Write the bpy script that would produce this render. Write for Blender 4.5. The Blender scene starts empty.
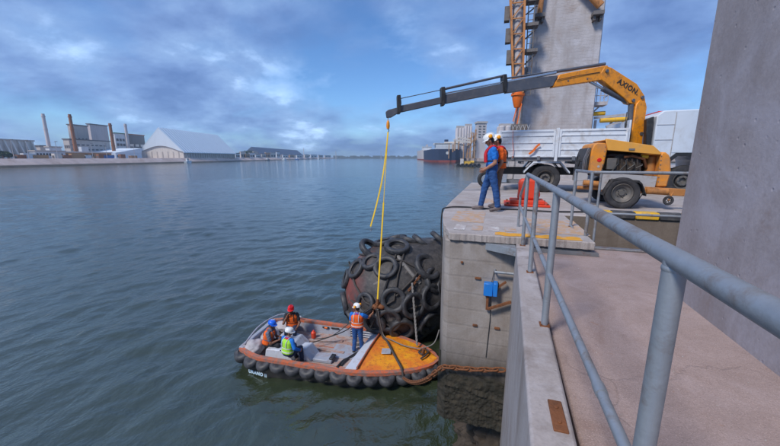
import bpy, bmesh, math, random
import numpy as np
from mathutils import Vector, Matrix, Euler, noise
random.seed(7)
R = math.radians
V = Vector
SC = bpy.context.scene
COL = SC.collection
# ---------------------------------------------------------------- camera, sky, sun, exposure
YAW, PITCH, EYE, FPX = R(17.6), R(11.1), 6.8, 335.0      # water level is z = 0; +Y runs along the walkway
cam = bpy.data.cameras.new('camera'); cam_o = bpy.data.objects.new('camera', cam); COL.objects.link(cam_o)
cam.sensor_width = 36.0; cam.lens = FPX / 780 * 36.0
cam.clip_start = 0.05; cam.clip_end = 20000
cam_o.location = (0, 0, EYE); cam_o.rotation_euler = (R(90) - PITCH, 0, YAW)
SC.camera = cam_o

SUN_EL, SUN_AZ = R(48), R(-150)          # azimuth measured from +Y towards +X
world = bpy.data.worlds.new('World'); SC.world = world; world.use_nodes = True
wn, wl = world.node_tree.nodes, world.node_tree.links
wn.clear()
w_out = wn.new('ShaderNodeOutputWorld'); w_bg = wn.new('ShaderNodeBackground')
w_bg.inputs['Strength'].default_value = 0.122
sky = wn.new('ShaderNodeTexSky'); sky.sky_type = 'NISHITA'; sky.sun_disc = False
sky.sun_elevation = SUN_EL; sky.sun_rotation = SUN_AZ
sky.air_density = 1.0; sky.dust_density = 0.25; sky.ozone_density = 3.0
tc = wn.new('ShaderNodeTexCoord'); sep = wn.new('ShaderNodeSeparateXYZ'); wl.new(tc.outputs['Generated'], sep.inputs[0])
def wmath(op, a, b=None, clamp=False):
    n = wn.new('ShaderNodeMath'); n.operation = op; n.use_clamp = clamp
    for i, v in enumerate((a, b)):
        if v is None: continue
        if hasattr(v, 'links') or hasattr(v, 'is_linked'): wl.new(v, n.inputs[i])
        else: n.inputs[i].default_value = v
    return n.outputs[0]
zc = wmath('ADD', wmath('MAXIMUM', sep.outputs['Z'], 0.0), 0.30)
comb = wn.new('ShaderNodeCombineXYZ')
wl.new(wmath('DIVIDE', sep.outputs['X'], zc), comb.inputs[0]); wl.new(wmath('DIVIDE', sep.outputs['Y'], zc), comb.inputs[1])
def wnoise(scale, detail, rough, off, dist=0.0):
    mp = wn.new('ShaderNodeMapping'); mp.inputs['Location'].default_value = off
    wl.new(comb.outputs[0], mp.inputs[0])
    n = wn.new('ShaderNodeTexNoise'); n.inputs['Scale'].default_value = scale
    n.inputs['Detail'].default_value = detail; n.inputs['Roughness'].default_value = rough; n.inputs['Distortion'].default_value = dist
    wl.new(mp.outputs[0], n.inputs['Vector']); return n.outputs['Fac']
def wramp(fac, stops):
    r = wn.new('ShaderNodeValToRGB'); el = r.color_ramp.elements
    while len(el) < len(stops): el.new(0.5)
    for e, (p, c) in zip(el, stops): e.position = p; e.color = (*c, 1)
    wl.new(fac, r.inputs[0]); return r.outputs['Color']
def wmix(fac, a, b):
    m = wn.new('ShaderNodeMix'); m.data_type = 'RGBA'
    if hasattr(fac, 'is_linked'): wl.new(fac, m.inputs[0])
    else: m.inputs[0].default_value = fac
    for v, i in ((a, 6), (b, 7)):
        if hasattr(v, 'is_linked'): wl.new(v, m.inputs[i])
        else: m.inputs[i].default_value = (*v, 1)
    return m.outputs[2]
g = lambda v: (v, v, v)
cover = wramp(wnoise(1.0, 9, 0.56, (3.1, 1.7, 0), 0.12), [(0.36, g(0)), (0.55, g(1))])       # how much cloud
shade = wramp(wnoise(1.75, 10, 0.58, (7.7, 4.2, 0), 0.15), [(0.36, (0.88, 1.50, 3.25)), (0.47, (1.38, 2.22, 4.25)), (0.56, (1.95, 3.0, 5.1)), (0.66, (4.1, 5.8, 8.6))])
blue = wn.new('ShaderNodeMix'); blue.data_type = 'RGBA'; blue.blend_type = 'MULTIPLY'; blue.inputs[0].default_value = 1.0
wl.new(sky.outputs[0], blue.inputs[6]); blue.inputs[7].default_value = (0.50, 0.70, 0.93, 1)
skycol = wmix(wmath('MULTIPLY', cover, 0.88), blue.outputs[2], shade)
wl.new(skycol, w_bg.inputs['Color']); wl.new(w_bg.outputs[0], w_out.inputs['Surface'])

sun = bpy.data.lights.new('sun', 'SUN'); sun.energy = 2.4; sun.angle = R(12); sun.color = (1.0, 0.93, 0.84)
sun_o = bpy.data.objects.new('sun', sun); COL.objects.link(sun_o)
sd = Vector((math.sin(SUN_AZ) * math.cos(SUN_EL), math.cos(SUN_AZ) * math.cos(SUN_EL), math.sin(SUN_EL)))
sun_o.rotation_euler = sd.to_track_quat('Z', 'Y').to_euler()
sun_o.location = (-30, -40, 60)
SC.view_settings.view_transform = 'Standard'; SC.view_settings.look = 'None'
SC.view_settings.exposure = 0.46; SC.view_settings.gamma = 1.0; SC.view_settings.use_curve_mapping = False
SC.cycles.volume_bounces = 0; SC.cycles.max_bounces = 6; SC.cycles.caustics_reflective = False; SC.cycles.caustics_refractive = False

# ---------------------------------------------------------------- survey helpers: sight lines from the eye to real planes
FWD = Vector((-math.sin(YAW), math.cos(YAW), 0)); RGT = Vector((math.cos(YAW), math.sin(YAW), 0))
def ray(x, y):
    cx, cy = x - 390, 223 - y
    return FWD * (FPX * math.cos(PITCH) + cy * math.sin(PITCH)) + RGT * cx + Vector((0, 0, cy * math.cos(PITCH) - FPX * math.sin(PITCH)))
E0 = Vector((0, 0, EYE))
def at_z(x, y, z): r = ray(x, y); return E0 + r * ((z - EYE) / r.z)
def at_y(x, y, Y): r = ray(x, y); return E0 + r * (Y / r.y)
def at_f(x, y, f): r = ray(x, y); return E0 + r * (f / r.dot(FWD))
def at_plane(x, y, p, n): r = ray(x, y); return E0 + r * ((p - E0).dot(n) / r.dot(n))
def far(r, f, z=0.0): return RGT * r + FWD * f + Vector((0, 0, z))

# ---------------------------------------------------------------- materials
MATS = {}
class NT:
    def __init__(s, name):
        s.m = bpy.data.materials.new(name); s.m.use_nodes = True
        s.t = s.m.node_tree; s.n = s.t.nodes; s.l = s.t.links
        s.b = s.n['Principled BSDF']; s.tc = s.n.new('ShaderNodeTexCoord'); MATS[name] = s.m
    def inp(s, sock, v):
        if hasattr(v, 'is_linked'): s.l.new(v, sock)
        elif isinstance(v, (tuple, list)) and sock.type == 'RGBA': sock.default_value = (*v[:3], 1)
        else: sock.default_value = v
    def coord(s, scale=(1, 1, 1), kind='Object', loc=(0, 0, 0), rot=(0, 0, 0)):
        mp = s.n.new('ShaderNodeMapping'); mp.inputs['Scale'].default_value = scale
        mp.inputs['Location'].default_value = loc; mp.inputs['Rotation'].default_value = rot
        if kind == 'World':
            gm = s.n.new('ShaderNodeNewGeometry'); s.l.new(gm.outputs['Position'], mp.inputs[0])
        else: s.l.new(s.tc.outputs[kind], mp.inputs[0])
        return mp.outputs[0]
    def noise(s, vec, scale, detail=4, rough=0.55, dist=0.0):
        n = s.n.new('ShaderNodeTexNoise'); s.l.new(vec, n.inputs['Vector']); n.inputs['Scale'].default_value = scale
        n.inputs['Detail'].default_value = detail; n.inputs['Roughness'].default_value = rough; n.inputs['Distortion'].default_value = dist
        return n.outputs['Fac']
    def voro(s, vec, scale, feature='F1'):
        n = s.n.new('ShaderNodeTexVoronoi'); n.feature = feature; s.l.new(vec, n.inputs['Vector']); n.inputs['Scale'].default_value = scale
        return n.outputs['Distance']
    def wave(s, vec, scale, dist=0.0, axis='Z', detail=2):
        n = s.n.new('ShaderNodeTexWave'); n.bands_direction = axis; s.l.new(vec, n.inputs['Vector'])
        n.inputs['Scale'].default_value = scale; n.inputs['Distortion'].default_value = dist; n.inputs['Detail'].default_value = detail
        return n.outputs['Fac']
    def ramp(s, fac, stops):
        r = s.n.new('ShaderNodeValToRGB'); el = r.color_ramp.elements
        while len(el) < len(stops): el.new(0.5)
        for e, (p, c) in zip(el, stops):
            e.position = p; e.color = (c, c, c, 1) if not isinstance(c, tuple) else (*c, 1)
        s.l.new(fac, r.inputs[0]); return r.outputs['Color']
    def mix(s, fac, a, b, mode='MIX'):
        m = s.n.new('ShaderNodeMix'); m.data_type = 'RGBA'; m.blend_type = mode
        s.inp(m.inputs[0], fac); s.inp(m.inputs[6], a); s.inp(m.inputs[7], b); return m.outputs[2]
    def math(s, op, a, b=0.0, clamp=False):
        m = s.n.new('ShaderNodeMath'); m.operation = op; m.use_clamp = clamp
        s.inp(m.inputs[0], a); s.inp(m.inputs[1], b); return m.outputs[0]
    def sepz(s, vec, ax='Z'):
        x = s.n.new('ShaderNodeSeparateXYZ'); s.l.new(vec, x.inputs[0]); return x.outputs[ax]
    def bump(s, h, strength=0.3, dist=0.02, chain=None):
        b = s.n.new('ShaderNodeBump'); b.inputs['Strength'].default_value = strength; b.inputs['Distance'].default_value = dist
        s.l.new(h, b.inputs['Height'])
        if chain: s.l.new(chain, b.inputs['Normal'])
        return b.outputs['Normal']
    def fin(s, color, rough=0.6, metal=0.0, normal=None, **kw):
        s.inp(s.b.inputs['Base Color'], color); s.inp(s.b.inputs['Roughness'], rough); s.inp(s.b.inputs['Metallic'], metal)
        if normal: s.l.new(normal, s.b.inputs['Normal'])
        for k, v in kw.items(): s.inp(s.b.inputs[k], v)
        return s.m
def sc(c, k): return tuple(min(1.0, v * k) for v in c)
def paint(name, base, rough=0.45, metal=0.0, var=0.18, scale=5.0, dirt=None, damt=0.4, dscale=3.0, bump=0.1, bscale=30.0, bdist=0.01, lo=0.5, hi=0.68):
    if name in MATS: return MATS[name]
    t = NT(name); v = t.coord()
    col = t.mix(t.noise(v, scale, 5, 0.6), sc(base, 1 - var), sc(base, 1 + var))
    if dirt is not None:
        m = t.ramp(t.noise(v, dscale, 7, 0.68, 0.4), [(lo, 0.0), (hi, damt)])
        col = t.mix(m, col, dirt); rough = t.math('ADD', t.math('MULTIPLY', m, 0.3), rough, True)
    nrm = t.bump(t.noise(v, bscale, 4, 0.6), bump, bdist)
    return t.fin(col, rough, metal, nrm)
def concrete(name, base, lines=None, streak=0.35, tide=None, seed=0.0, vscale=1.0, cracks=False):
    t = NT(name); v = t.coord(kind='World', loc=(seed, seed * .7, 0))
    big = t.noise(v, 0.55 * vscale, 6, 0.62, 0.3); mid = t.noise(v, 3.2 * vscale, 6, 0.65); fine = t.noise(v, 38 * vscale, 3, 0.7)
    col = t.mix(t.ramp(big, [(0.3, 0.0), (0.7, 1.0)]), sc(base, 0.80), sc(base, 1.14))
    col = t.mix(t.ramp(mid, [(0.42, 0.0), (0.72, 0.45)]), col, sc((base[0] * 1.0, base[1] * .93, base[2] * .86), 0.62))
    col = t.mix(t.ramp(fine, [(0.35, 0.35), (0.65, 0.0)]), col, sc(base, 0.6))
    patch = t.noise(t.coord(kind='World', loc=(seed + 9, 2, seed)), 1.1 * vscale, 8, 0.7, 1.2)
    col = t.mix(t.ramp(patch, [(0.50, 0.0), (0.66, 0.5)]), col, sc((base[0] * .94, base[1], base[2] * 1.08), 1.30))
    col = t.mix(t.ramp(patch, [(0.32, 0.65), (0.45, 0.0)]), col, sc((base[0] * 1.05, base[1] * .88, base[2] * .76), 0.62))
    if streak:
        vs = t.coord((2.6, 2.6, 0.16), kind='World', loc=(seed, 3, 1))
        s1 = t.ramp(t.noise(vs, 1.6 * vscale, 6, 0.62), [(0.5, 0.0), (0.72, streak)])
        col = t.mix(s1, col, sc((base[0], base[1] * .9, base[2] * .82), 0.5))
    h = t.math('ADD', t.math('MULTIPLY', mid, 0.6), t.math('MULTIPLY', fine, 0.25))
    pits = t.ramp(t.voro(v, 11 * vscale), [(0.03, 0.0), (0.13, 1.0)])
    h = t.math('ADD', h, t.math('MULTIPLY', pits, 0.35))
    if cracks:
        wv = t.n.new('ShaderNodeVectorMath'); wv.operation = 'MULTIPLY_ADD'; t.l.new(v, wv.inputs[0]); wv.inputs[1].default_value = (1, 1, 1)
        nn = t.n.new('ShaderNodeTexNoise'); nn.inputs['Scale'].default_value = 2.4; nn.inputs['Detail'].default_value = 6; t.l.new(v, nn.inputs['Vector'])
        wm = t.n.new('ShaderNodeVectorMath'); wm.operation = 'SCALE'; t.l.new(nn.outputs['Color'], wm.inputs[0]); wm.inputs['Scale'].default_value = .55; t.l.new(wm.outputs[0], wv.inputs[2])
        ed = t.voro(wv.outputs[0], .62, 'DISTANCE_TO_EDGE'); cr = t.math('MULTIPLY', t.ramp(ed, [(0.0, 1.0), (0.009, 0.0)]), t.ramp(big, [(.44, 0.), (.56, 1.)]))
        col = t.mix(t.math('MULTIPLY', cr, .30), col, sc(base, .35)); h = t.math('SUBTRACT', h, t.math('MULTIPLY', cr, .4))
        sp_ = t.noise(v, 120, 2, .6); col = t.mix(t.ramp(sp_, [(.58, 0.), (.68, .55)]), col, sc(base, 1.5)); col = t.mix(t.ramp(sp_, [(.32, .6), (.42, 0.)]), col, sc(base, .45))
        ru = t.noise(t.coord(kind='World', loc=(3, 8, 1)), 5.5, 6, .7, .6); col = t.mix(t.ramp(ru, [(.64, 0.), (.72, .6)]), col, (.30, .14, .07))
        h = t.math('ADD', h, t.math('MULTIPLY', sp_, .5))
    if lines:
        lv = t.coord((0.15, 0.15, 1), kind='World', loc=(0, 0, seed))
        w = t.wave(lv, 1.0 / lines * 0.159 * 2, 0.6, 'Z', 3)
        ln = t.ramp(w, [(0.0, 0.0), (0.07, 1.0)])
        h = t.math('ADD', h, t.math('MULTIPLY', ln, 0.35))
        col = t.mix(t.ramp(w, [(0.0, 0.16), (0.12, 0.0)]), col, sc(base, 0.55))
    if tide:
        z0, z1, tcol = tide
        zz = t.math('ADD', t.sepz(t.coord(kind='World')), t.math('MULTIPLY', t.math('SUBTRACT', t.noise(t.coord((1, 1, .4), kind='World'), 2.2, 6, .7), 0.5), 0.9))
        mr = t.n.new('ShaderNodeMapRange'); mr.inputs[1].default_value = z0; mr.inputs[2].default_value = z1; mr.inputs[3].default_value = 1; mr.inputs[4].default_value = 0
        t.l.new(zz, mr.inputs[0])
        col = t.mix(t.math('MULTIPLY', mr.outputs[0], 0.92), col, t.mix(t.ramp(mid, [(.35, 0.), (.65, 1.)]), sc(tcol, .6), sc(tcol, 1.6)))
    return t.fin(col, 0.88, 0.0, t.bump(h, 0.55, 0.012 / vscale))

concrete('m_quay_deck', (0.42, 0.375, 0.36), streak=0, seed=2, cracks=True)
concrete('m_quay_face', (0.325, 0.285, 0.26), lines=0.30, streak=0.45, tide=(2.85, 3.6, (0.0095, 0.0085, 0.0055)), seed=5)
concrete('m_walkway', (0.365, 0.275, 0.255), streak=0, seed=9, cracks=True)
concrete('m_wall', (0.385, 0.345, 0.34), streak=0.85, seed=12)
concrete('m_column', (0.36, 0.325, 0.345), streak=0.3, seed=4, vscale=.8)
concrete('m_pylon', (0.50, 0.47, 0.48), lines=0.17, streak=0.45, seed=8, vscale=.7)
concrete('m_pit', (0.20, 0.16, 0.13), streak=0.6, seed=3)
concrete('m_rock', (0.058, 0.044, 0.033), streak=0, seed=6, vscale=2.2)
concrete('m_bank', (0.62, 0.48, 0.42), streak=0.4, tide=(1.2, 1.9, (0.05, 0.045, 0.03)), seed=1, vscale=.05)
paint('m_weed', (0.020, 0.018, 0.012), 0.8, 0, .5, 9, (0.055, 0.045, 0.032), .8, 5, .6, 60, .01, .45, .66)
RUST = (0.16, 0.055, 0.02)
paint('m_galv', (0.31, 0.34, 0.38), 0.55, 0.5, 0.22, 14, (0.17, 0.115, 0.085), 0.75, 5, 0.35, 70, 0.003, .52, .68)
paint('m_steel', (0.20, 0.21, 0.23), 0.5, 0.4, 0.2, 6, RUST, 0.6, 4)
paint('m_rust', (0.20, 0.075, 0.03), 0.85, 0.1, 0.4, 12, (0.05, 0.03, 0.02), 0.7, 8, 0.5, 40, .01)
paint('m_rubber', (0.022, 0.022, 0.026), 0.7, 0.0, 0.4, 8, (0.085, 0.08, 0.082), 0.6, 5, 0.35, 45, .01, .42, .7)
paint('m_tyre_wet', (0.026, 0.027, 0.032), 0.5, 0.0, 0.4, 8, (0.11, 0.11, 0.12), 0.5, 6, 0.35, 40, .01, .42, .68)
paint('m_black', (0.02, 0.02, 0.022), 0.5, 0.0, 0.3, 10, (0.08, 0.07, 0.06), 0.4, 5)
paint('m_white', (0.66, 0.70, 0.76), 0.4, 0.0, 0.08, 4, (0.34, 0.28, 0.23), 0.6, 3.2, .1)
paint('m_cabwhite', (0.60, 0.66, 0.74), 0.3, 0.0, 0.06, 3, (0.36, 0.33, 0.30), 0.3, 2.5, .05)
paint('m_crane', (0.82, 0.29, 0.010), 0.42, 0.0, 0.12, 4, (0.26, 0.12, 0.05), 0.65, 6, .12, 30, .01, .50, .66)
paint('m_boom', (0.11, 0.115, 0.135), 0.42, 0.3, 0.2, 4, (0.22, 0.2, 0.19), 0.4, 5, .08)
paint('m_chrome', (0.55, 0.57, 0.6), 0.2, 0.9, 0.1, 4)
paint('m_comp', (0.74, 0.27, 0.025), 0.5, 0.0, 0.18, 4, (0.36, 0.20, 0.11), 0.75, 3.5, .12, 25, .01, .42, .66)
paint('m_complid', (0.75, 0.36, 0.06), 0.5, 0.0, 0.14, 4, (0.45, 0.30, 0.16), 0.6, 3, .12)
paint('m_greypanel', (0.42, 0.41, 0.42), 0.5, 0.0, 0.15, 4, (0.22, 0.15, 0.11), 0.6, 4)
paint('m_engine', (0.06, 0.05, 0.045), 0.6, 0.3, 0.4, 7, (0.20, 0.13, 0.08), 0.6, 6, .3)
paint('m_towbar', (0.46, 0.19, 0.05), 0.6, 0.0, 0.25, 5, (0.12, 0.06, 0.03), 0.8, 5, .2)
paint('m_bollard', (0.72, 0.055, 0.018), 0.45, 0.0, 0.14, 5, (0.34, 0.09, 0.05), 0.6, 5, .15)
paint('m_yellow', (0.75, 0.42, 0.02), 0.55, 0.0, 0.12, 5, (0.28, 0.22, 0.16), 0.7, 7, .2)
paint('m_kerbblack', (0.05, 0.05, 0.055), 0.65, 0.0, 0.3, 5, (0.2, 0.18, 0.16), 0.6, 7, .2)
paint('m_red', (0.65, 0.02, 0.02), 0.35)
paint('m_orange', (0.80, 0.16, 0.015), 0.5, 0, 0.12, 6)
paint('m_truss', (0.52, 0.22, 0.075), 0.7, 0.1, 0.3, 3, (0.13, 0.07, 0.04), 0.7, 2.5)
paint('m_gantry', (0.17, 0.155, 0.15), 0.7, 0.2, 0.3, 2, (0.10, 0.06, 0.04), 0.7, 2)
paint('m_strap', (0.78, 0.50, 0.02), 0.7, 0, 0.15, 12)
paint('m_rope', (0.20, 0.19, 0.185), 0.85, 0, 0.35, 60, (0.12, 0.1, 0.09), .6, 20, .5, 120, .01)
paint('m_darkrope', (0.055, 0.048, 0.045), 0.85, 0, 0.35, 40)
paint('m_wheelrim', (0.13, 0.125, 0.12), 0.55, 0.2, 0.2, 8, (0.25, 0.2, 0.17), 0.5, 6)
paint('m_glass', (0.02, 0.03, 0.04), 0.08)
paint('m_bluebox', (0.012, 0.19, 0.62), 0.4, 0, 0.12, 8, (.1, .1, .12), .3, 10)
paint('m_hull', (0.018, 0.019, 0.022), 0.45, 0, 0.4, 4, (0.09, 0.075, 0.06), 0.5, 5, .2)
paint('m_boatgrey', (0.33, 0.36, 0.43), 0.55, 0, 0.16, 4, (0.28, 0.15, 0.10), 0.6, 4, .15, 30, .01, .5, .68)
paint('m_boatlight', (0.50, 0.54, 0.62), 0.5, 0, 0.12, 4, (0.3, 0.2, 0.15), 0.5, 4, .1)
paint('m_boatfloor', (0.36, 0.31, 0.30), 0.75, 0, 0.2, 3, (0.36, 0.12, 0.05), 0.75, 3.6, .25, 25, .01, .44, .66)
paint('m_rim', (0.62, 0.13, 0.04), 0.6, 0, 0.25, 5, (0.22, 0.15, 0.13), 0.95, 6, .3, 25, .01, .38, .60)
paint('m_canvas', (0.42, 0.40, 0.42), 0.85, 0, 0.15, 5, (0.25, 0.2, 0.17), 0.4, 4, .4, 14, .03)
paint('m_letter', (0.55, 0.72, 0.85), 0.6, 0, 0.1, 9)
paint('m_text', (0.03, 0.025, 0.02), 0.5)
def foredeck():
    t = NT('m_foredeck'); v = t.coord()
    a = t.noise(v, 2.2, 7, .66, .5); b = t.noise(v, 9, 6, .7)
    col = t.mix(t.ramp(a, [(.34, 0.), (.62, 1.)]), (0.66, 0.15, 0.02), (0.82, 0.36, 0.012))
    mr = t.n.new('ShaderNodeMapRange'); mr.inputs[1].default_value = 4.1; mr.inputs[2].default_value = 5.0; mr.inputs[3].default_value = .75; mr.inputs[4].default_value = 0
    t.l.new(t.math('ADD', t.sepz(v, 'X'), t.math('MULTIPLY', a, .5)), mr.inputs[0]); col = t.mix(mr.outputs[0], col, (0.60, 0.12, 0.035))
    col = t.mix(t.ramp(b, [(.52, 0.), (.66, .75)]), col, (0.30, 0.08, 0.025))
    col = t.mix(t.ramp(t.noise(v, 24, 4, .7), [(.60, 0.), (.70, .7)]), col, (0.10, 0.06, 0.04))
    return t.fin(col, .6, 0, t.bump(b, .4, .01))
foredeck()
def fender_rubber():
    t = NT('m_fender'); v = t.coord()
    n = t.noise(v, 1.4, 6, .62, .4); k = t.noise(v, 6, 6, .7)
    col = t.mix(t.ramp(k, [(.35, 0.), (.7, 1.)]), (0.026, 0.025, 0.027), (0.085, 0.077, 0.075))
    s = t.coord(loc=(0, 0, 0)); sx = t.sepz(s, 'X')
    msk = t.math('MULTIPLY', t.ramp(n, [(.42, 0.), (.52, 1.)]), t.ramp(t.math('ADD', t.math('MULTIPLY', sx, -0.3), 0.1), [(.25, 0.), (.5, 1.)]))
    col = t.mix(t.math('MULTIPLY', msk, .8), col, (0.22, 0.055, 0.045))
    col = t.mix(t.ramp(t.noise(t.coord(loc=(4, 2, 7)), 2.6, 5, .6, .8), [(.60, 0.), (.68, .65)]), col, (0.20, 0.18, 0.165))
    return t.fin(col, .62, 0, t.bump(k, .45, .03))
fender_rubber()
def cloth(name, base):
    t = NT(name); v = t.coord()
    f = t.noise(t.coord((1, 1, .6)), 11, 4, .6, .8)
    col = t.mix(t.noise(v, 7, 4, .6), sc(base, .72), sc(base, 1.2))
    return t.fin(col, .85, 0, t.bump(t.math('ADD', f, t.math('MULTIPLY', t.noise(v, 90, 2, .5), .15)), .55, .03))
for nm, c in (('c_blue', (0.01, 0.17, 0.62)), ('c_jeans', (0.018, 0.075, 0.24)), ('c_orange', (0.85, 0.13, 0.012)), ('c_red', (0.55, 0.015, 0.03)), ('c_khaki', (0.20, 0.12, 0.08)),
              ('c_grey', (0.13, 0.145, 0.20)), ('c_black', (0.02, 0.02, 0.025)), ('c_lime', (0.36, 0.72, 0.05)), ('c_silver', (0.62, 0.63, 0.66)), ('c_darkjeans', (0.02, 0.035, 0.08)), ('c_boot', (0.16, 0.13, 0.13)), ('c_bootdark', (.03, .028, .03))):
    cloth(nm, c)
paint('k_skin', (0.36, 0.17, 0.105), 0.55, 0, .1, 20); paint('k_skindark', (0.22, 0.10, 0.06), 0.55, 0, .1, 20)
paint('k_hair', (0.015, 0.012, 0.011), 0.7, 0, .3, 40); paint('k_eye', (0.03, 0.02, 0.02), 0.2)
paint('h_white', (0.74, 0.76, 0.78), 0.3, 0, .04, 8); paint('h_blue', (0.01, 0.13, 0.72), 0.35, 0, .06, 8); paint('h_red', (0.72, 0.012, 0.018), 0.35, 0, .06, 8)
paint('h_muff', (0.90, 0.36, 0.01), 0.4, 0, .06, 8)
def water_mat():
    t = NT('m_water')
    c1 = t.coord((1.0, 0.42, 1), kind='World', rot=(0, 0, R(-24)))
    c2 = t.coord((1.0, 0.55, 1), kind='World', rot=(0, 0, R(18)), loc=(5, 9, 0))
    c3 = t.coord((1, 1, 1), kind='World')
    h = t.math('MULTIPLY', t.noise(c1, 0.75, 3, .5, .4), 0.9)
    h = t.math('ADD', h, t.math('MULTIPLY', t.noise(c2, 2.1, 4, .58, .5), 0.50))
    h = t.math('ADD', h, t.math('MULTIPLY', t.noise(c3, 6.5, 4, .62, .3), 0.20))
    calm = t.ramp(t.noise(c3, 0.035, 3, .5, .6), [(.35, .8), (.65, 1.15)])
    h = t.math('MULTIPLY', h, calm)
    col = t.mix(t.noise(c3, 0.05, 3, .5), (0.028, 0.040, 0.022), (0.042, 0.054, 0.030))
    return t.fin(col, 0.07, 0, t.bump(h, 1.0, 0.11), IOR=2.0)
water_mat()
M = MATS

# ---------------------------------------------------------------- mesh builder and object helpers
def frame(d, up=Vector((0, 0, 1))):
    d = Vector(d).normalized(); up = Vector(up)
    if abs(d.dot(up)) > 0.98: up = Vector((1, 0, 0))
    x = up.cross(d).normalized(); y = d.cross(x)
    return x, y, d
class MB:
    def __init__(s): s.v = []; s.f = []; s.mi = []; s.cur = 0
    def add(s, vs, fs):
        b = len(s.v); s.v += [Vector(p) for p in vs]
        s.f += [[i + b for i in f] for f in fs]; s.mi += [s.cur] * len(fs); return s
    def box(s, lo, hi):
        (a, b, c), (d, e, f) = lo, hi
        return s.add([(a, b, c), (d, b, c), (d, e, c), (a, e, c), (a, b, f), (d, b, f), (d, e, f), (a, e, f)],
                     [(0, 3, 2, 1), (4, 5, 6, 7), (0, 1, 5, 4), (1, 2, 6, 5), (2, 3, 7, 6), (3, 0, 4, 7)])
    def obox(s, c, dx, dy, dz):      # oriented box from centre and three half-vectors
        c, dx, dy, dz = map(Vector, (c, dx, dy, dz))
        return s.add([c + i * dx + j * dy + k * dz for k in (-1, 1) for i, j in ((-1, -1), (1, -1), (1, 1), (-1, 1))],
                     [(0, 3, 2, 1), (4, 5, 6, 7), (0, 1, 5, 4), (1, 2, 6, 5), (2, 3, 7, 6), (3, 0, 4, 7)])
    def beam(s, p0, p1, w0, h0, w1=None, h1=None, up=(0, 0, 1)):
        p0, p1 = Vector(p0), Vector(p1); x, y, d = frame(p1 - p0, up)
        w1 = w1 or w0; h1 = h1 or h0; vs = []
        for p, w, h in ((p0, w0, h0), (p1, w1, h1)):
            vs += [p + x * (i * w / 2) + y * (j * h / 2) for i, j in ((-1, -1), (1, -1), (1, 1), (-1, 1))]
        return s.add(vs, [(0, 3, 2, 1), (4, 5, 6, 7), (0, 1, 5, 4), (1, 2, 6, 5), (2, 3, 7, 6), (3, 0, 4, 7)])
    def cyl(s, p0, p1, r0, r1=None, n=16, caps=True):
        p0, p1 = Vector(p0), Vector(p1); r1 = r0 if r1 is None else r1; x, y, d = frame(p1 - p0); vs = []
        for p, r in ((p0, r0), (p1, r1)):
            vs += [p + x * (r * math.cos(2 * math.pi * i / n)) + y * (r * math.sin(2 * math.pi * i / n)) for i in range(n)]
        fs = [(i, (i + 1) % n, n + (i + 1) % n, n + i) for i in range(n)]
        if caps: fs += [tuple(range(n - 1, -1, -1)), tuple(range(n, 2 * n))]
        return s.add(vs, fs)
    def tube(s, pts, r, n=8, closed=False, caps=True):
        pts = [Vector(p) for p in pts]; m = len(pts); vs = []; px = None
        for i, p in enumerate(pts):
            a = pts[(i - 1) % m] if closed or i else p; b = pts[(i + 1) % m] if closed or i < m - 1 else p
            d = (b - a).normalized()
            if px is None: x, y, _ = frame(d)
            else:
                x = (px - d * px.dot(d)).normalized(); y = d.cross(x)
            px = x; rr = r[i] if isinstance(r, (list, tuple)) else r
            vs += [p + x * (rr * math.cos(2 * math.pi * k / n)) + y * (rr * math.sin(2 * math.pi * k / n)) for k in range(n)]
        fs = []
        for i in range(m if closed else m - 1):
            j = (i + 1) % m
            fs += [(i * n + k, i * n + (k + 1) % n, j * n + (k + 1) % n, j * n + k) for k in range(n)]
        if caps and not closed: fs += [tuple(range(n - 1, -1, -1)), tuple(range((m - 1) * n, m * n))]
        return s.add(vs, fs)
    def lathe(s, prof, c=(0, 0, 0), ax=(0, 0, 1), n=24, closed=False):   # prof = [(radius, height)]
        c = Vector(c); x, y, d = frame(ax); m = len(prof); vs = []
        for r, h in prof:
            vs += [c + d * h + x * (r * math.cos(2 * math.pi * k / n)) + y * (r * math.sin(2 * math.pi * k / n)) for k in range(n)]
        fs = []
        for i in range(m if closed else m - 1):
            j = (i + 1) % m
            fs += [(i * n + k, i * n + (k + 1) % n, j * n + (k + 1) % n, j * n + k) for k in range(n)]
        if not closed:
            if prof[0][0] > 1e-4: fs.append(tuple(range(n - 1, -1, -1)))
            if prof[-1][0] > 1e-4: fs.append(tuple(range((m - 1) * n, m * n)))
        return s.add(vs, fs)
    def ball(s, c, rx, ry=None, rz=None, n=14, m=9, mat=None):
        ry = ry or rx; rz = rz or rx; c = Vector(c); vs = []
        for i in range(m + 1):
            th = math.pi * i / m
            for k in range(n):
                q = Vector((rx * math.sin(th) * math.cos(2 * math.pi * k / n), ry * math.sin(th) * math.sin(2 * math.pi * k / n), rz * math.cos(th)))
                vs.append(c + (mat @ q if mat else q))
        return s.add(vs, [(i * n + k, (i + 1) * n + k, (i + 1) * n + (k + 1) % n, i * n + (k + 1) % n) for i in range(m) for k in range(n)])
    def prism(s, poly, a, b, axis='Y'):      # polygon extruded along an axis from a to b
        n = len(poly)
        def P(u, w, t): return {'Y': (u, t, w), 'X': (t, u, w), 'Z': (u, w, t)}[axis]
        vs = [P(u, w, a) for u, w in poly] + [P(u, w, b) for u, w in poly]
        return s.add(vs, [tuple(range(n)), tuple(range(2 * n - 1, n - 1, -1))] + [(i, n + i, n + (i + 1) % n, (i + 1) % n) for i in range(n)])
    def hexa(s, bot, top):
        n = len(bot)
        return s.add(list(bot) + list(top), [tuple(range(n - 1, -1, -1)), tuple(range(n, 2 * n))] + [(i, (i + 1) % n, n + (i + 1) % n, n + i) for i in range(n)])
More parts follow.
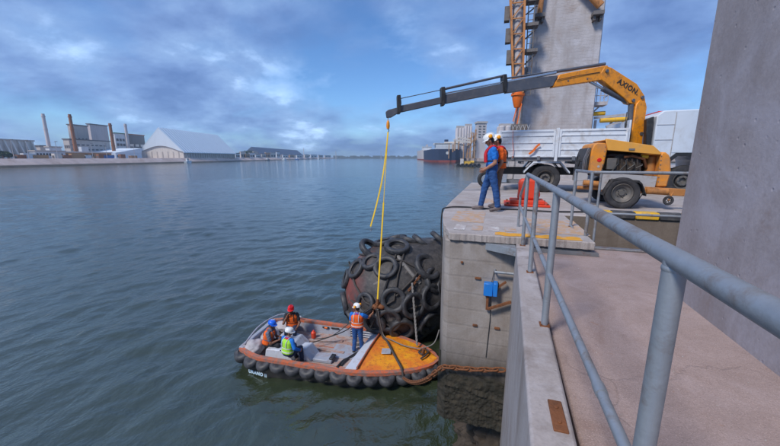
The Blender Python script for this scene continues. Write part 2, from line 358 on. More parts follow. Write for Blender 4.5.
    def mesh(s, name, mats, smooth=True, inv=None):
        me = bpy.data.meshes.new(name)
        me.from_pydata([inv @ p for p in s.v] if inv else s.v, [], s.f)
        for m in (mats if isinstance(mats, (list, tuple)) else [mats]): me.materials.append(M[m] if isinstance(m, str) else m)
        for p, i in zip(me.polygons, s.mi): p.material_index = i
        bm = bmesh.new(); bm.from_mesh(me)
        bmesh.ops.remove_doubles(bm, verts=bm.verts, dist=1e-5)
        bmesh.ops.recalc_face_normals(bm, faces=bm.faces); bm.to_mesh(me); bm.free()
        if smooth:
            for p in me.polygons: p.use_smooth = True
            me.set_sharp_from_angle(angle=R(38))
        return me
    def build(s, name, mats, parent=None, bevel=0.0, world=True, smooth=True, seg=1):
        inv = parent_matrix(parent).inverted() if (parent and world) else None
        o = bpy.data.objects.new(name, s.mesh(name, mats, smooth, inv)); COL.objects.link(o)
        if parent: o.parent = parent
        if bevel:
            b = o.modifiers.new('bevel', 'BEVEL'); b.width = bevel; b.segments = seg; b.limit_method = 'ANGLE'; b.angle_limit = R(40)
        return o
def parent_matrix(o):
    m = o.matrix_basis.copy()
    while o.parent: o = o.parent; m = o.matrix_basis @ m
    return m
def tag(o, label=None, cat=None, group=None, kind=None):
    if label: o['label'] = label
    if cat: o['category'] = cat
    if group: o['group'] = group
    if kind: o['kind'] = kind
    return o
def thing(name, loc, label, cat, group=None, rz=0.0, kind=None):
    o = bpy.data.objects.new(name, None); COL.objects.link(o); o.location = loc; o.rotation_euler = (0, 0, rz); o.empty_display_size = 0.1
    return tag(o, label, cat, group, kind)
def inst(name, me, parent, mat):          # an object that shares mesh data, placed by a matrix in world space
    o = bpy.data.objects.new(name, me); COL.objects.link(o)
    if parent: o.parent = parent; o.matrix_basis = parent_matrix(parent).inverted() @ mat
    else: o.matrix_basis = mat
    return o
def mat_from(c, zdir, xhint=(1, 0, 0), s=(1, 1, 1)):
    z = Vector(zdir).normalized(); xh = Vector(xhint); x = (xh - z * xh.dot(z))
    if x.length < 1e-4: x = Vector((0, 1, 0)) - z * z.y
    x.normalize(); y = z.cross(x)
    m = Matrix((x * s[0], y * s[1], z * s[2])).transposed().to_4x4(); m.translation = Vector(c); return m
def text_mesh(name, body, size, mat, depth=0.004, bold=0.0):
    c = bpy.data.curves.new(name, 'FONT'); c.body = body; c.size = size; c.extrude = depth; c.align_x = 'CENTER'; c.align_y = 'CENTER'; c.offset = bold; c.resolution_u = 3; c.space_character = 1.12
    o = bpy.data.objects.new(name, c); COL.objects.link(o)
    dg = bpy.context.evaluated_depsgraph_get(); me = bpy.data.meshes.new_from_object(o.evaluated_get(dg))
    bpy.data.objects.remove(o); bpy.data.curves.remove(c); me.name = name; me.materials.clear(); me.materials.append(M[mat]); return me
def bez(p0, p1, sag, n=14):
    p0, p1 = Vector(p0), Vector(p1)
    return [p0.lerp(p1, i / n) - Vector((0, 0, sag * 4 * (i / n) * (1 - i / n))) for i in range(n + 1)]
def tyre_mesh(name, Ro, w, mat, n=30, ri=0.58, lug=True):     # axis = local z
    prof = [(Ro * ri, -w * .30), (Ro * (ri + .06), -w * .44), (Ro * .80, -w * .52), (Ro * .93, -w * .47), (Ro * .985, -w * .34), (Ro, -w * .1), (Ro, w * .1),
            (Ro * .985, w * .34), (Ro * .93, w * .47), (Ro * .80, w * .52), (Ro * (ri + .06), w * .44), (Ro * ri, w * .30), (Ro * (ri + .05), 0)]
    mb = MB(); mb.lathe(prof, n=n, closed=True); return mb.mesh(name, mat)
# ================================================================ SETTING
QZ, WZ, KZ, RZ = 5.55, 5.35, 5.45, 6.55          # quay deck, walkway floor, walkway kerb wall, handrail
def water_sheet():
    nr, na = 1000, 640
    rr = np.concatenate([[0.0], np.geomspace(3.0, 120.0, 760), np.geomspace(121.0, 9000.0, nr - 761)]); th = np.linspace(R(-128), R(128), na)
    Rg, Tg = np.meshgrid(rr, th, indexing='ij')
    X = Rg * np.sin(Tg - YAW); Yy = Rg * np.cos(Tg - YAW); Z = np.zeros_like(X)
    step = np.maximum(Rg * np.where(Rg < 121, 0.0050, 0.018), Rg * (th[1] - th[0])) + 1e-6
    rnd = np.random.RandomState(11); wd = math.atan2((RGT - FWD).y, (RGT - FWD).x); N = 56
    patch = 1.0 + .28 * np.sin(X * .11 + Yy * .07 + 1.3) * np.sin(Yy * .09 - X * .05) + .18 * np.sin(X * .31 - Yy * .23 + 2.)
    for i in range(N):
        lam = 0.34 * (3.4 / 0.34) ** (i / (N - 1)); k = 2 * math.pi / lam; a = wd + rnd.normal(0, .62); ph = rnd.uniform(0, 6.283)
        amp = .115 * math.sqrt(2 / N) / k * (1.0 if lam < 1.6 else .75)
        w = np.clip((lam / step - 2.2) / 3.0, 0, 1)
        phase = k * (X * math.cos(a) + Yy * math.sin(a)) + ph + .5 * np.sin(.35 * k * (X * math.sin(a) - Yy * math.cos(a)) + ph * 3)
        Z += amp * w * (np.sin(phase) + .22 * np.sin(2 * phase + .6))
    Z *= patch
    co = np.stack([X, Yy, Z], -1).reshape(-1, 3).astype(np.float32)
    ii, jj = np.meshgrid(np.arange(nr - 1), np.arange(na - 1), indexing='ij'); q = (ii * na + jj).ravel()
    quads = np.stack([q, q + na, q + na + 1, q + 1], 1).astype(np.int32)[:, ::-1]
    me = bpy.data.meshes.new('water'); me.vertices.add(len(co)); me.vertices.foreach_set('co', co.ravel())
    me.loops.add(quads.size); me.loops.foreach_set('vertex_index', quads.ravel()); me.polygons.add(len(quads))
    me.polygons.foreach_set('loop_start', np.arange(0, quads.size, 4, dtype=np.int32)); me.polygons.foreach_set('use_smooth', np.ones(len(quads), dtype=bool))
    me.materials.append(M['m_water']); me.update(calc_edges=True); me.validate()
    return bpy.data.objects.new('water', me)          # linked once everything is built (keeps the script quick)
WATER = tag(water_sheet(), 'rippled grey blue harbour water', 'water', kind='structure')

# ---- quay block
def jag(a, b, n, amp, seed):
    a, b = Vector((*a, 0)), Vector((*b, 0)); d = (b - a); nr = Vector((d.y, -d.x, 0)).normalized(); rnd = random.Random(seed); out = []
    for i in range(n):
        p = a + d * ((i + (rnd.random() - .5) * .6 if i else 0) / n) + nr * rnd.uniform(-amp, amp * .4); out.append((p.x, p.y))
    return out
plan = [(1.46, 8.15), (1.46, 5.6), (-0.70, 5.6), (-0.80, 5.68), (-0.95, 6.5), (-1.12, 7.6), (-1.2, 8.6), (-1.22, 10.0), (-1.2, 17.5), (1.8, 17.5), (1.8, 70), (60, 70), (60, 8.15)]
mb = MB(); mb.prism(plan, 2.0, QZ - 0.13, 'Z')
quay = tag(mb.build('quay', 'm_quay_face', bevel=.03, smooth=False), 'concrete quay block with dark tide stained foot', 'quay', kind='structure')
plan2 = [(1.46, 8.15)] + jag((1.46, 5.56), (-0.70, 5.56), 60, .022, 3) + jag((-0.70, 5.56), (-0.97, 6.5), 14, .02, 4) + [(-1.14, 7.6), (-1.22, 8.6), (-1.24, 10.0), (-1.22, 17.5), (1.8, 17.5), (1.8, 70), (60, 70), (60, 8.15)]
mb = MB(); mb.prism(plan2, QZ - 0.127, QZ, 'Z'); mb.build('deck_slab', 'm_quay_deck', quay, bevel=.012, smooth=False)
# worn yellow and white paint on the quay lip
def lip_paint(x0, x1, y0, y1, mat, seed, dz=.004):
    rnd = random.Random(seed); top = [(x0 + (x1 - x0) * i / 16, y1 + rnd.uniform(-.05, .05)) for i in range(17)]
    bot = [(x0 + (x1 - x0) * i / 16, y0 + rnd.uniform(-.02, .03)) for i in range(17)]
    m = MB(); m.add([(x, y, QZ + dz) for x, y in bot + top], [(i, i + 1, 18 + i, 17 + i) for i in range(16)]); m.build('painted_edge', mat, quay, smooth=False)
def worn(name, base, thr):
    t = NT(name); v = t.coord(kind='World'); w = t.ramp(t.noise(v, 7, 7, .7, .3), [(thr - .06, 0.), (thr + .05, 1.)])
    dk = t.mix(t.noise(v, 3, 5, .6), (0.36, .31, .30), (.46, .41, .40))
    return t.fin(t.mix(w, dk, t.mix(t.noise(v, 12, 4, .6), sc(base, .7), sc(base, 1.1))), .85, 0, t.bump(t.noise(v, 38, 3, .7), .4, .01))
worn('m_worn_yellow', (0.76, 0.36, 0.03), .40); worn('m_worn_white', (0.62, 0.60, 0.58), .54); worn('m_worn_rust', (0.52, 0.33, 0.20), .50)
lip_paint(.02, 1.3, 5.60, 5.84, 'm_worn_yellow', 1)
for i, x in enumerate((-.66, -.36, -.08, .2)): lip_paint(x - .02, x + .17, 5.84 + .03 * i, 6.30, 'm_worn_white' if i % 2 == 0 else 'm_worn_rust', 5 + i, .005)
lip_paint(.6, 1.5, 6.0, 7.4, 'm_worn_rust', 11, .003); lip_paint(-.4, .9, 9.6, 10.7, 'm_worn_rust', 12, .003); lip_paint(-.85, -.2, 6.6, 8.0, 'm_worn_rust', 14, .003)
for (x, y), w in (((478, 278), .05), ((475, 325), .04), ((497, 328), .045), ((462, 262), .02)):        # rusty stubs left in the face
    p = at_y(x, y, 5.6); m = MB(); m.box((p.x - w, 5.57, p.z - .02), (p.x + w, 5.62, p.z + .015)); m.build('rusty_stub', 'm_rust', quay, bevel=.006)
# eroded foot under the block
mb = MB(); rnd = random.Random(5)
bm = bmesh.new(); bmesh.ops.create_icosphere(bm, subdivisions=6, radius=1.0)
for v in bm.verts:
    p = v.co.copy(); q = p * 2.3
    k = 1 + .17 * noise.noise(q * 1.1) + .14 * noise.noise(q * 3.1 + Vector((3, 1, 2))) + .07 * noise.noise(q * 7.3) + .05 * noise.noise(q * 15)
    v.co = Vector((p.x * k * 2.0 + 1.42, p.y * k * 1.7 + 7.25, max(-1.2, p.z * k * 2.5 + .35)))
me = bpy.data.meshes.new('eroded_foot'); bm.to_mesh(me); bm.free(); me.materials.append(M['m_rock'])
for p in me.polygons: p.use_smooth = False
foot = bpy.data.objects.new('eroded_foot', me); COL.objects.link(foot); foot.parent = quay
mb = MB(); mb.box((-.95, 9.3, -1.5), (59.5, 69.5, 2.003)); mb.build('quay_base', 'm_quay_face', quay, smooth=False)
# rough weed and barnacle growth over the tide zone
gx_, gz_ = 130, 100; vs = []; fs = []
for j in range(gz_ + 1):
    for i in range(gx_ + 1):
        x = -.86 + 1.22 * i / gx_; z = 1.93 + 1.32 * j / gz_; q = V((x, 0, z)); e = max(0.0, min(1.0, (3.12 + .22 * noise.noise(V((x * 3.1, 4, z))) + .08 * noise.noise(V((x * 14, 4, z * 9))) - z) / .5))
        slant = z + .16 * x
        rg = sum(max(0.0, 1 - abs(slant - c) / w) * d for c, w, d in ((2.92, .05, .035), (2.58, .07, .05), (2.22, .05, .04)))
        h = .016 + .030 * noise.noise(q * 4.5) + .022 * noise.noise(q * 13) + .014 * noise.noise(q * 29) + rg * (.6 + .8 * noise.noise(q * 6))
        wr = max(0.0, -.70 - x) * .9
        vs.append((x, 5.598 + wr - max(-.01, h) * e + (1 - e) ** 2 * .03, z))
for j in range(gz_):
    for i in range(gx_): k = j * (gx_ + 1) + i; fs.append((k, k + 1, k + gx_ + 2, k + gx_ + 1))
mb = MB(); mb.add(vs, fs); mb.build('weed_growth', 'm_weed', quay, smooth=True)
# trench wall, striped kerb and steel strip beyond the walkway end
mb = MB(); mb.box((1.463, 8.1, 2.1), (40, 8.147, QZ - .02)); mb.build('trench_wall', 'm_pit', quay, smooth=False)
for i in range(16):
    x = 1.95 + i * .42; m = MB(); m.box((x, 8.06, QZ - .02 - .0), (x + .42, 8.30, QZ + .13))
    m.build('kerb_stone', 'm_yellow' if i % 2 == 0 else 'm_kerbblack', quay, bevel=.02)

# ---- walkway with kerb wall
mb = MB(); mb.prism([(.40, -4), (7, -4), (7, 6.02), (1.46, 6.02), (1.46, 5.597), (.55, 5.597)], 4.6, WZ, 'Z')
walk = tag(mb.build('walkway', 'm_walkway', bevel=.015, smooth=False), 'pinkish concrete walkway behind the handrail', 'walkway', kind='structure')
mb = MB(); mb.hexa([(.06, -4, 1.6), (.39, -4, 1.6), (.545, 5.55, 1.6), (.33, 5.55, 1.6)], [(.06, -4, KZ), (.28, -4, KZ), (.56, 5.55, KZ), (.35, 5.55, KZ)])
kw = mb.build('kerb_wall', 'm_wall', walk, bevel=.018, seg=2)
m = MB(); m.box((.345, 1.63, KZ - .005), (.415, 1.86, KZ + .010)); 
for y in (1.69, 1.80): m.cyl((.38, y, KZ + .008), (.38, y, KZ + .018), .012, n=8)
m.build('rusty_plate', 'm_rust', walk, bevel=.003)
m = MB(); m.box((1.05, 5.60, WZ + .004), (1.5, 6.20, WZ + .010)); m.box((.58, 5.47, WZ + .002), (1.5, 5.545, WZ + .05)); m.build('checker_plate', 'm_steel', walk)
m = MB(); m.box((1.5, 5.93, WZ + .0), (7, 6.06, WZ + .03)); m.build('edge_angle', 'm_steel', walk, bevel=.005)
m = MB(); rnd = random.Random(8)                                                     # loose grit on the floor
for i in range(150):
    x, y, r = rnd.uniform(.65, 1.85), rnd.uniform(.8, 5.6), rnd.uniform(.002, .006)
    m.ball((x, y, WZ + r * .4), r, r * rnd.uniform(.6, 1.2), r * .6, n=5, m=3)
m.build('grit', 'm_quay_deck', walk)['kind'] = 'stuff'
# steel gusset between quay and walkway
mb = MB(); mb.prism([(-.12, 5.565), (.345, 5.565), (.345, 5.30)], 5.30, 5.42, 'Z')
tag(mb.build('steel_bracket', 'm_galv', bevel=.006), 'triangular grey steel bracket between quay block and walkway wall', 'bracket')

# ---- concrete columns
mb = MB(); mb.hexa([(1.89, -2.5, WZ - .3), (5.2, -2.5, WZ - .3), (5.2, 4.32, WZ - .3), (1.89, 4.32, WZ - .3)], [(1.95, -2.5, 26), (5.2, -2.5, 26), (5.2, 4.38, 26), (1.95, 4.38, 26)])
tag(mb.build('concrete_column', 'm_column', bevel=.03), 'massive smooth grey concrete column rising from the walkway at right', 'column')
pyl = thing('concrete_pylon', (3, 23, QZ), 'tall tapered grey concrete pylon behind the truck bed', 'pylon')
def xtaper(z): return .93 + (z - QZ) * .066
zt = 30
mb = MB(); mb.hexa([(xtaper(QZ), 22, QZ - .1), (4.95, 22, QZ - .1), (4.95, 25.5, QZ - .1), (xtaper(QZ), 25.5, QZ - .1)], [(xtaper(zt), 22.2, zt), (4.87, 22.2, zt), (4.87, 25.5, zt), (xtaper(zt), 25.5, zt)])
mb.build('shaft', 'm_pylon', pyl, bevel=.05)
mb = MB(); mb.hexa([(xtaper(QZ) - .36, 22.35, QZ - .1), (xtaper(QZ) - .003, 22.35, QZ - .1), (xtaper(QZ) - .003, 25, QZ - .1), (xtaper(QZ) - .36, 25, QZ - .1)],
                   [(xtaper(12) - .30, 22.45, 12), (xtaper(12) - .003, 22.45, 12), (xtaper(12) - .003, 25, 12), (xtaper(12) - .30, 25, 12)]); mb.build('side_rib', 'm_pylon', pyl, bevel=.03)
for x, z0 in ((1.72, 14.6), (4.55, 14.4)):                                             # yellow pipe ends on brackets
    m = MB(); m.box((x - .26, 21.55, z0 - .28), (x + .26, 22.10, z0 - .10)); m.box((x - .2, 21.7, z0 - .5), (x - .1, 22.1, z0 - .28)); m.box((x + .1, 21.7, z0 - .5), (x + .2, 22.1, z0 - .28)); m.build('bracket', 'm_gantry', pyl)
m = MB(); m.cyl((1.70, 21.8, 14.5), (2.15, 21.8, 22), .13, n=12); m.build('yellow_pipe', 'm_truss', pyl)
m = MB(); m.cyl((4.62, 21.7, 14.55), (3.4, 21.7, 15.9), .2, n=12); m.build('yellow_pipe', 'm_truss', pyl)

# ---- handrails
def pipe_rail(name, label, tops, mids, posts, r=.027, plates=True):
    root = thing(name, tops[0].copy() * 0 + Vector((posts[0][0].x, posts[0][0].y, posts[0][0].z)), label, 'handrail')
    m = MB(); m.tube(tops, r, 14); m.build('top_rail', 'm_galv', root)
    for mm in mids: m = MB(); m.tube(mm, r * .74, 12); m.build('middle_rail', 'm_galv', root)
    for a, b in posts:
        m = MB(); m.cyl(a, b, r * .98, n=14); m.lathe([(r * 1.0, -.006), (r * 1.05, -.002), (r * 1.06, .003), (r * 1.0, .007)], b - Vector((0, 0, r * .95)), n=14)
        po = m.build('post', 'm_galv', root)
        if plates:
            m = MB(); m.box((a.x - .038, a.y - .038, a.z), (a.x + .038, a.y + .038, a.z + .008))
            for i in (-1, 1): m.cyl((a.x + .03 * i, a.y - .03, a.z + .008), (a.x + .03 * i, a.y - .03, a.z + .02), .007, n=6)
            m.build('base_plate', 'm_rust', po)
    return root
V = Vector
rx = .44
hr = pipe_rail('walkway_handrail', 'galvanised pipe handrail running along the walkway in the foreground', [V((rx, -2, RZ)), V((rx, 5.45, RZ)), V((rx, 5.55, RZ - .02))],
          [[V((rx, -2, 5.89)), V((rx, 5.5, 5.89)), V((rx - .02, 6.4, 5.95))]],
          [(V((rx, y, KZ)), V((rx, y, RZ))) for y in (-1.0, .985, 2.80, 4.15, 5.45)])
m = MB(); m.cyl((rx, 1.35, 5.89), (rx, 1.41, 5.89), .0235, n=12); m.build('pipe_sleeve', 'm_galv', hr)
m = MB(); m.tube([V((rx, 5.55, RZ - .02)), V((rx - .02, 6.42, RZ - .42)), V((rx - .02, 6.46, QZ))], .022, 10); m.build('end_brace', 'm_galv', hr)
cx0 = 1.42
pipe_rail('walkway_end_barrier', 'galvanised pipe barrier across the far end of the walkway by the trench', [V((cx0 - .08, 6.75, RZ + .02)), V((cx0, 6.0, RZ + .02)), V((7, 6.0, RZ + .02))],
          [[V((cx0, 6.0, 5.93)), V((7, 6.0, 5.93))], [V((cx0 - .08, 6.75, WZ + .22)), V((cx0, 6.02, WZ + .08))], [V((cx0 + .12, 6.0, WZ + .12)), V((cx0 + .12, 6.0, RZ))]],
          [(V((cx0 - .08, 6.75, QZ)), V((cx0 - .08, 6.75, RZ + .02))), (V((cx0, 6.0, WZ + .03)), V((cx0, 6.0, RZ + .02))), (V((4.2, 6.0, WZ + .03)), V((4.2, 6.0, RZ + .02)))], r=.025)

# ---- things fixed to the quay face
jb = at_y(490, 289, 5.52)
bx_ = thing('junction_box', (jb.x, 5.52, jb.z - .12), 'small bright blue electrical box on the quay face', 'junction box')
m = MB(); m.box((jb.x - .10, 5.47, jb.z - .115), (jb.x + .045, 5.59, jb.z + .105)); m.build('box', 'm_bluebox', bx_, bevel=.008)
m = MB(); m.box((jb.x + .048, 5.44, jb.z - .10), (jb.x + .12, 5.59, jb.z + .13)); m.build('cover', 'm_bluebox', bx_, bevel=.008)
m = MB(); m.tube([V((jb.x + .02, 5.58, jb.z - .1)), V((jb.x + .03, 5.585, jb.z - .6)), V((jb.x + .0, 5.585, jb.z - 1.3))], .006, 6); m.build('cable', 'm_black', bx_)
m = MB(); m.tube([V((jb.x + .02, 5.56, jb.z + .1)), V((jb.x + .05, 5.58, jb.z + .3))], .006, 6); m.build('cable', 'm_black', bx_)
a, b = at_y(488, 309, 5.5), at_y(511, 302, 5.5)
rb = thing('rusty_bracket', (a.x, 5.55, a.z), 'rusty angle iron bracket below the blue box', 'bracket')
m = MB(); m.beam(a, b, .05, .035); m.build('arm', 'm_rust', rb)
m = MB(); m.beam((a.x - .02, 5.55, a.z - .03), (a.x - .02, 5.55, jb.z - .08), .06, .04); m.build('upright', 'm_rust', rb)
c, d = at_y(497, 288, 5.5), at_y(506, 282, 5.5)
m = MB(); m.beam(c, d, .04, .03); m.build('upper_arm', 'm_rust', rb)
a, b = at_y(495, 272, 5.5), at_y(515, 274, 5.5)
m = MB(); m.tube([V((a.x, 5.59, a.z)), a, b], .022, 10); tag(m.build('conduit_pipe', 'm_galv'), 'short grey conduit pipe on the quay face above the blue box', 'pipe')
# ================================================================ CRANE TRUCK
TY0, TY1 = 13.2, 15.5
truck = thing('crane_truck', (3.0, 14.3, QZ), 'white flatbed truck with a folding orange loader crane behind its cab', 'truck')
def P(name, m, mat, bevel=0.0, parent=None, **k): return m.build(name, mat, parent or truck, bevel=bevel, **k)
m = MB(); m.box((.2, 13.9, 6.16), (6.9, 14.02, 6.42)); m.box((.2, 14.7, 6.16), (6.9, 14.82, 6.42))
for x in (.3, 1.2, 2.2, 3.2, 4.3): m.box((x, 14.02, 6.2), (x + .12, 14.7, 6.38))
P('chassis', m, 'm_black', .01)
m = MB(); m.box((.0, TY0 + .03, 6.66), (4.05, TY1 - .03, 6.80))
for i in range(7): m.box((.2 + i * .6, TY0 + .06, 6.56), (.3 + i * .6, TY1 - .06, 6.66))
P('bed_floor', m, 'm_steel', .008)
def dropside(x0, x1, y, out):
    m = MB(); m.box((x0, y - .02, 6.80), (x1, y + .02, 7.75)); o = P('dropside', m, 'm_white', .006)
    for z in (6.83, 7.07, 7.31, 7.55, 7.70):
        r = MB(); r.box((x0 + .03, min(y + out * .021, y + out * .045), z - .028), (x1 - .03, max(y + out * .021, y + out * .045), z + .028)); P('rib', r, 'm_white', .01, o)
    for x in (x0 + .035, x1 - .035):
        r = MB(); r.box((x - .032, min(y + out * .021, y + out * .052), 6.80), (x + .032, max(y + out * .021, y + out * .052), 7.75)); P('stile', r, 'm_white', .008, o)
    for x in (x0 + .5, x1 - .5):
        r = MB(); r.box((x - .05, min(y, y + out * .07), 6.70), (x + .05, max(y, y + out * .07), 6.84)); P('hinge', r, 'm_steel', .005, o)
for x0, x1 in ((0.0, 1.86), (1.98, 4.02)): dropside(x0, x1, TY0, -1); dropside(x0, x1, TY1, 1)
for y in (TY0 - .01, TY1 + .01):
    m = MB(); m.box((1.87, y - .04, 6.66), (1.97, y + .04, 7.80)); P('side_post', m, 'm_white', .008)
m = MB(); m.box((-.04, TY0, 6.8), (.0, TY1, 7.75)); P('tailgate', m, 'm_white', .006)
m = MB(); m.box((4.03, TY0, 6.8), (4.08, TY1, 8.0)); P('headboard', m, 'm_white', .006)
# wheels
truck_tyre = tyre_mesh('tyre', .5, .27, 'm_rubber', 34, .56)
def rim_mesh():
    m = MB(); m.lathe([(.0, -.02), (.09, -.02), (.10, .05), (.16, .05), (.20, -.05), (.25, -.04), (.28, .06), (.295, .10), (.285, .12), (.26, .07), (.20, -.09), (0, -.09)], n=26)
    for k in range(8):
        a = k * math.pi / 4; m.cyl((.13 * math.cos(a), .13 * math.sin(a), .05), (.13 * math.cos(a), .13 * math.sin(a), .075), .014, n=6)
    return m.mesh('rim', 'm_wheelrim')
rimm = rim_mesh()
def wheel(parent, c, out, tm, rm, s=1.0, dual=0.0):
    w = inst('wheel', tm, parent, mat_from(c, (0, out, 0), (1, 0, 0), (s, s, s)))
    r = bpy.data.objects.new('rim', rm); COL.objects.link(r); r.parent = w
    if dual:
        t2 = bpy.data.objects.new('inner_tyre', tm); COL.objects.link(t2); t2.parent = w; t2.location = (0, 0, -dual)
    return w
wheel(truck, (1.66, 13.42, 6.05), -1, truck_tyre, rimm, dual=.31); wheel(truck, (1.66, 15.28, 6.05), 1, truck_tyre, rimm, dual=.31)
wheel(truck, (5.78, 13.42, 6.05), -1, truck_tyre, rimm); wheel(truck, (5.78, 15.28, 6.05), 1, truck_tyre, rimm)
m = MB(); m.cyl((1.66, 13.6, 6.05), (1.66, 15.1, 6.05), .09, n=12); m.ball((1.66, 14.35, 6.05), .24); P('rear_axle', m, 'm_black')
for y0, y1 in ((13.2, 13.75), (14.95, 15.5)):
    m = MB(); pr = [(.92, 6.30), (1.22, 6.66), (2.10, 6.66), (2.42, 6.30)]
    for (x0, z0), (x1, z1) in zip(pr[:-1], pr[1:]): m.add([(x0, y0, z0), (x1, y0, z1), (x1, y1, z1), (x0, y1, z0), (x0, y0, z0 - .06), (x1, y0, z1 - .06), (x1, y1, z1 - .06), (x0, y1, z0 - .06)], [(0, 3, 2, 1), (4, 5, 6, 7), (0, 1, 5, 4), (1, 2, 6, 5), (2, 3, 7, 6), (3, 0, 4, 7)])
    P('mudguard', m, 'm_white')
m = MB(); m.box((2.62, 13.3, 5.98), (3.02, 13.75, 6.44)); tb = P('toolbox', m, 'm_greypanel', .012)
m = MB(); m.box((2.66, 13.285, 6.30), (2.98, 13.297, 6.40)); P('yellow_panel', m, 'm_yellow', 0, tb)
m = MB(); m.cyl((3.2, 13.65, 6.2), (3.95, 13.65, 6.2), .27, n=20); P('fuel_tank', m, 'm_steel', .01)
m = MB(); m.box((.05, 13.25, 6.05), (.13, 15.45, 6.25)); m.box((.05, 13.7, 6.25), (.13, 13.8, 6.6)); m.box((.05, 14.9, 6.25), (.13, 15.0, 6.6)); P('rear_underrun_bar', m, 'm_steel', .01)
m = MB(); m.box((-.06, 13.3, 6.5), (-.02, 13.7, 6.62)); P('tail_lamp', m, 'm_red', .01)
for tt in ([(513, 129.5), (512.6, 141), (513.4, 150), (512.6, 158)],):
    m = MB(); pts = [at_y(x, y, 13.10) for x, y in tt]
    for p, q in zip(pts[:-1], pts[1:]): m.beam(p, q, .012, .05, up=(0, 1, 0))
    P('lashing_strap', m, 'm_orange')
m = MB(); pts = [at_y(x, y, 13.09) for x, y in ((529, 154), (533, 151), (537, 146), (540, 144))]
for p, q in zip(pts[:-1], pts[1:]): m.beam(p, q, .02, .07, up=(0, 0, 1))
P('lashing_strap', m, 'm_orange')
# cab
cabp = [(4.78, 6.45), (5.18, 6.45), (5.24, 6.72), (5.45, 6.92), (6.1, 6.92), (6.34, 6.70), (6.40, 6.2), (7.0, 6.2), (7.06, 7.2), (6.8, 8.12), (6.55, 8.28), (4.95, 8.26), (4.78, 8.12)]
m = MB(); m.prism(cabp, 13.25, 15.45, 'Y'); cab = P('cab', m, 'm_cabwhite', .03)
m = MB(); m.prism([(5.98, 7.35), (6.60, 7.35), (6.52, 7.95), (5.98, 7.98)], 13.235, 13.247, 'Y'); P('side_window', m, 'm_glass', 0, cab)
m = MB(); m.prism([(5.30, 6.95), (6.72, 6.95), (6.66, 8.1), (5.30, 8.14)], 13.238, 13.244, 'Y'); P('door', m, 'm_cabwhite', 0, cab)
m = MB(); m.box((5.275, 13.236, 6.72), (5.290, 13.247, 8.2)); m.box((4.80, 13.236, 7.35), (5.27, 13.247, 7.362)); m.box((4.80, 13.236, 7.82), (5.27, 13.247, 7.83)); P('seam', m, 'm_greypanel', 0, cab)
m = MB(); m.add([(7.064, 13.4, 7.25), (7.064, 15.3, 7.25), (6.822, 15.3, 8.08), (6.822, 13.4, 8.08)], [(0, 1, 2, 3)]); P('windscreen', m, 'm_glass', 0, cab)
for y in (13.6, 15.1): m = MB(); m.box((7.0, y - .15, 6.45), (7.05, y + .15, 6.62)); P('headlight', m, 'm_chrome', .02, cab)
m = MB(); m.box((4.95, 13.7, 8.26), (5.15, 15.0, 8.30)); P('roof_marker', m, 'm_red', .01, cab)
m = MB(); m.prism([(5.20, 6.3), (5.22, 6.74), (5.43, 6.94), (6.12, 6.94), (6.36, 6.72), (6.42, 6.2), (6.34, 6.2), (6.26, 6.64), (6.06, 6.84), (5.47, 6.84), (5.30, 6.66), (5.28, 6.3)], 13.2, 13.7, 'Y'); P('wheel_arch', m, 'm_black')
m = MB(); m.prism([(4.60, 7.12), (4.74, 7.12), (4.72, 8.1), (4.52, 8.02)], 13.3, 13.55, 'Y'); m.prism([(4.40, 6.4), (4.74, 6.4), (4.74, 7.12), (4.56, 7.12)], 13.35, 13.7, 'Y'); P('air_intake', m, 'm_black', .02)
# crane: pedestal on the chassis, column, knuckle booms, telescopes to the tip over the fender
CB, CT = V((4.30, 13.75, 0)), V((-3.70, 10.62, 0))
cn = (CT - CB).cross(V((0, 0, 1))).normalized()
if cn.y > 0: cn = -cn                                            # side of the boom seen from the walkway
def cp(x, y, off=0.0): return at_plane(x, y, CB + cn * off, cn)
m = MB(); m.box((3.95, 13.35, 6.42), (4.65, 15.3, 6.68)); m.box((4.0, 13.4, 5.75), (4.25, 13.62, 6.42)); m.box((4.0, 15.05, 5.75), (4.25, 15.27, 6.42))
for y in (13.51, 15.16): m.cyl((4.12, y, QZ + .03), (4.12, y, 5.8), .05, n=12); m.cyl((4.12, y, QZ), (4.12, y, QZ + .04), .16, n=16)
P('stabiliser', m, 'm_steel', .012)
up = (0, 0, 1); sidew = .30
def plate_poly(name, px, w, mat, parent=None, off=0.0, bevel=.015):     # in-plane outline given a real width across the boom
    pts = [cp(x, y) for x, y in px]; vs = [p + cn * (off + w / 2) for p in pts] + [p + cn * (off - w / 2) for p in pts]; n = len(pts)
    m = MB(); m.add(vs, [tuple(range(n)), tuple(range(2 * n - 1, n - 1, -1))] + [(i, n + i, n + (i + 1) % n, (i + 1) % n) for i in range(n)])
    return P(name, m, mat, bevel, parent)
col = plate_poly('crane_column', [(626, 152), (627, 140), (632.5, 105), (636, 101), (642, 103), (643, 108), (640.5, 126), (638.5, 141), (639, 152)], .34, 'm_crane')
m = MB(); q = cp(637.3, 134); m.cyl(q + cn * .172, q + cn * .19, .06, n=16); P('badge', m, 'm_boom', 0, col)
m = MB(); q = cp(633, 156); m.cyl((q.x, q.y, 6.66), (q.x, q.y, 7.1), .27, n=24); P('slew_ring', m, 'm_boom', .01)
inner = plate_poly('inner_boom', [(603, 66.5), (609, 68.5), (634, 84.5), (641.5, 96), (643, 104), (636, 106), (626, 103.5), (622, 99), (603.5, 84), (599, 80.5), (598, 74)], .26, 'm_crane')
tm = text_mesh('lettering', 'AXION.', .225, 'm_text', .003, .006)
pa, pb = cp(619.5, 81.5, .137), cp(637.0, 92.5, .137); dx = (pb - pa).normalized()
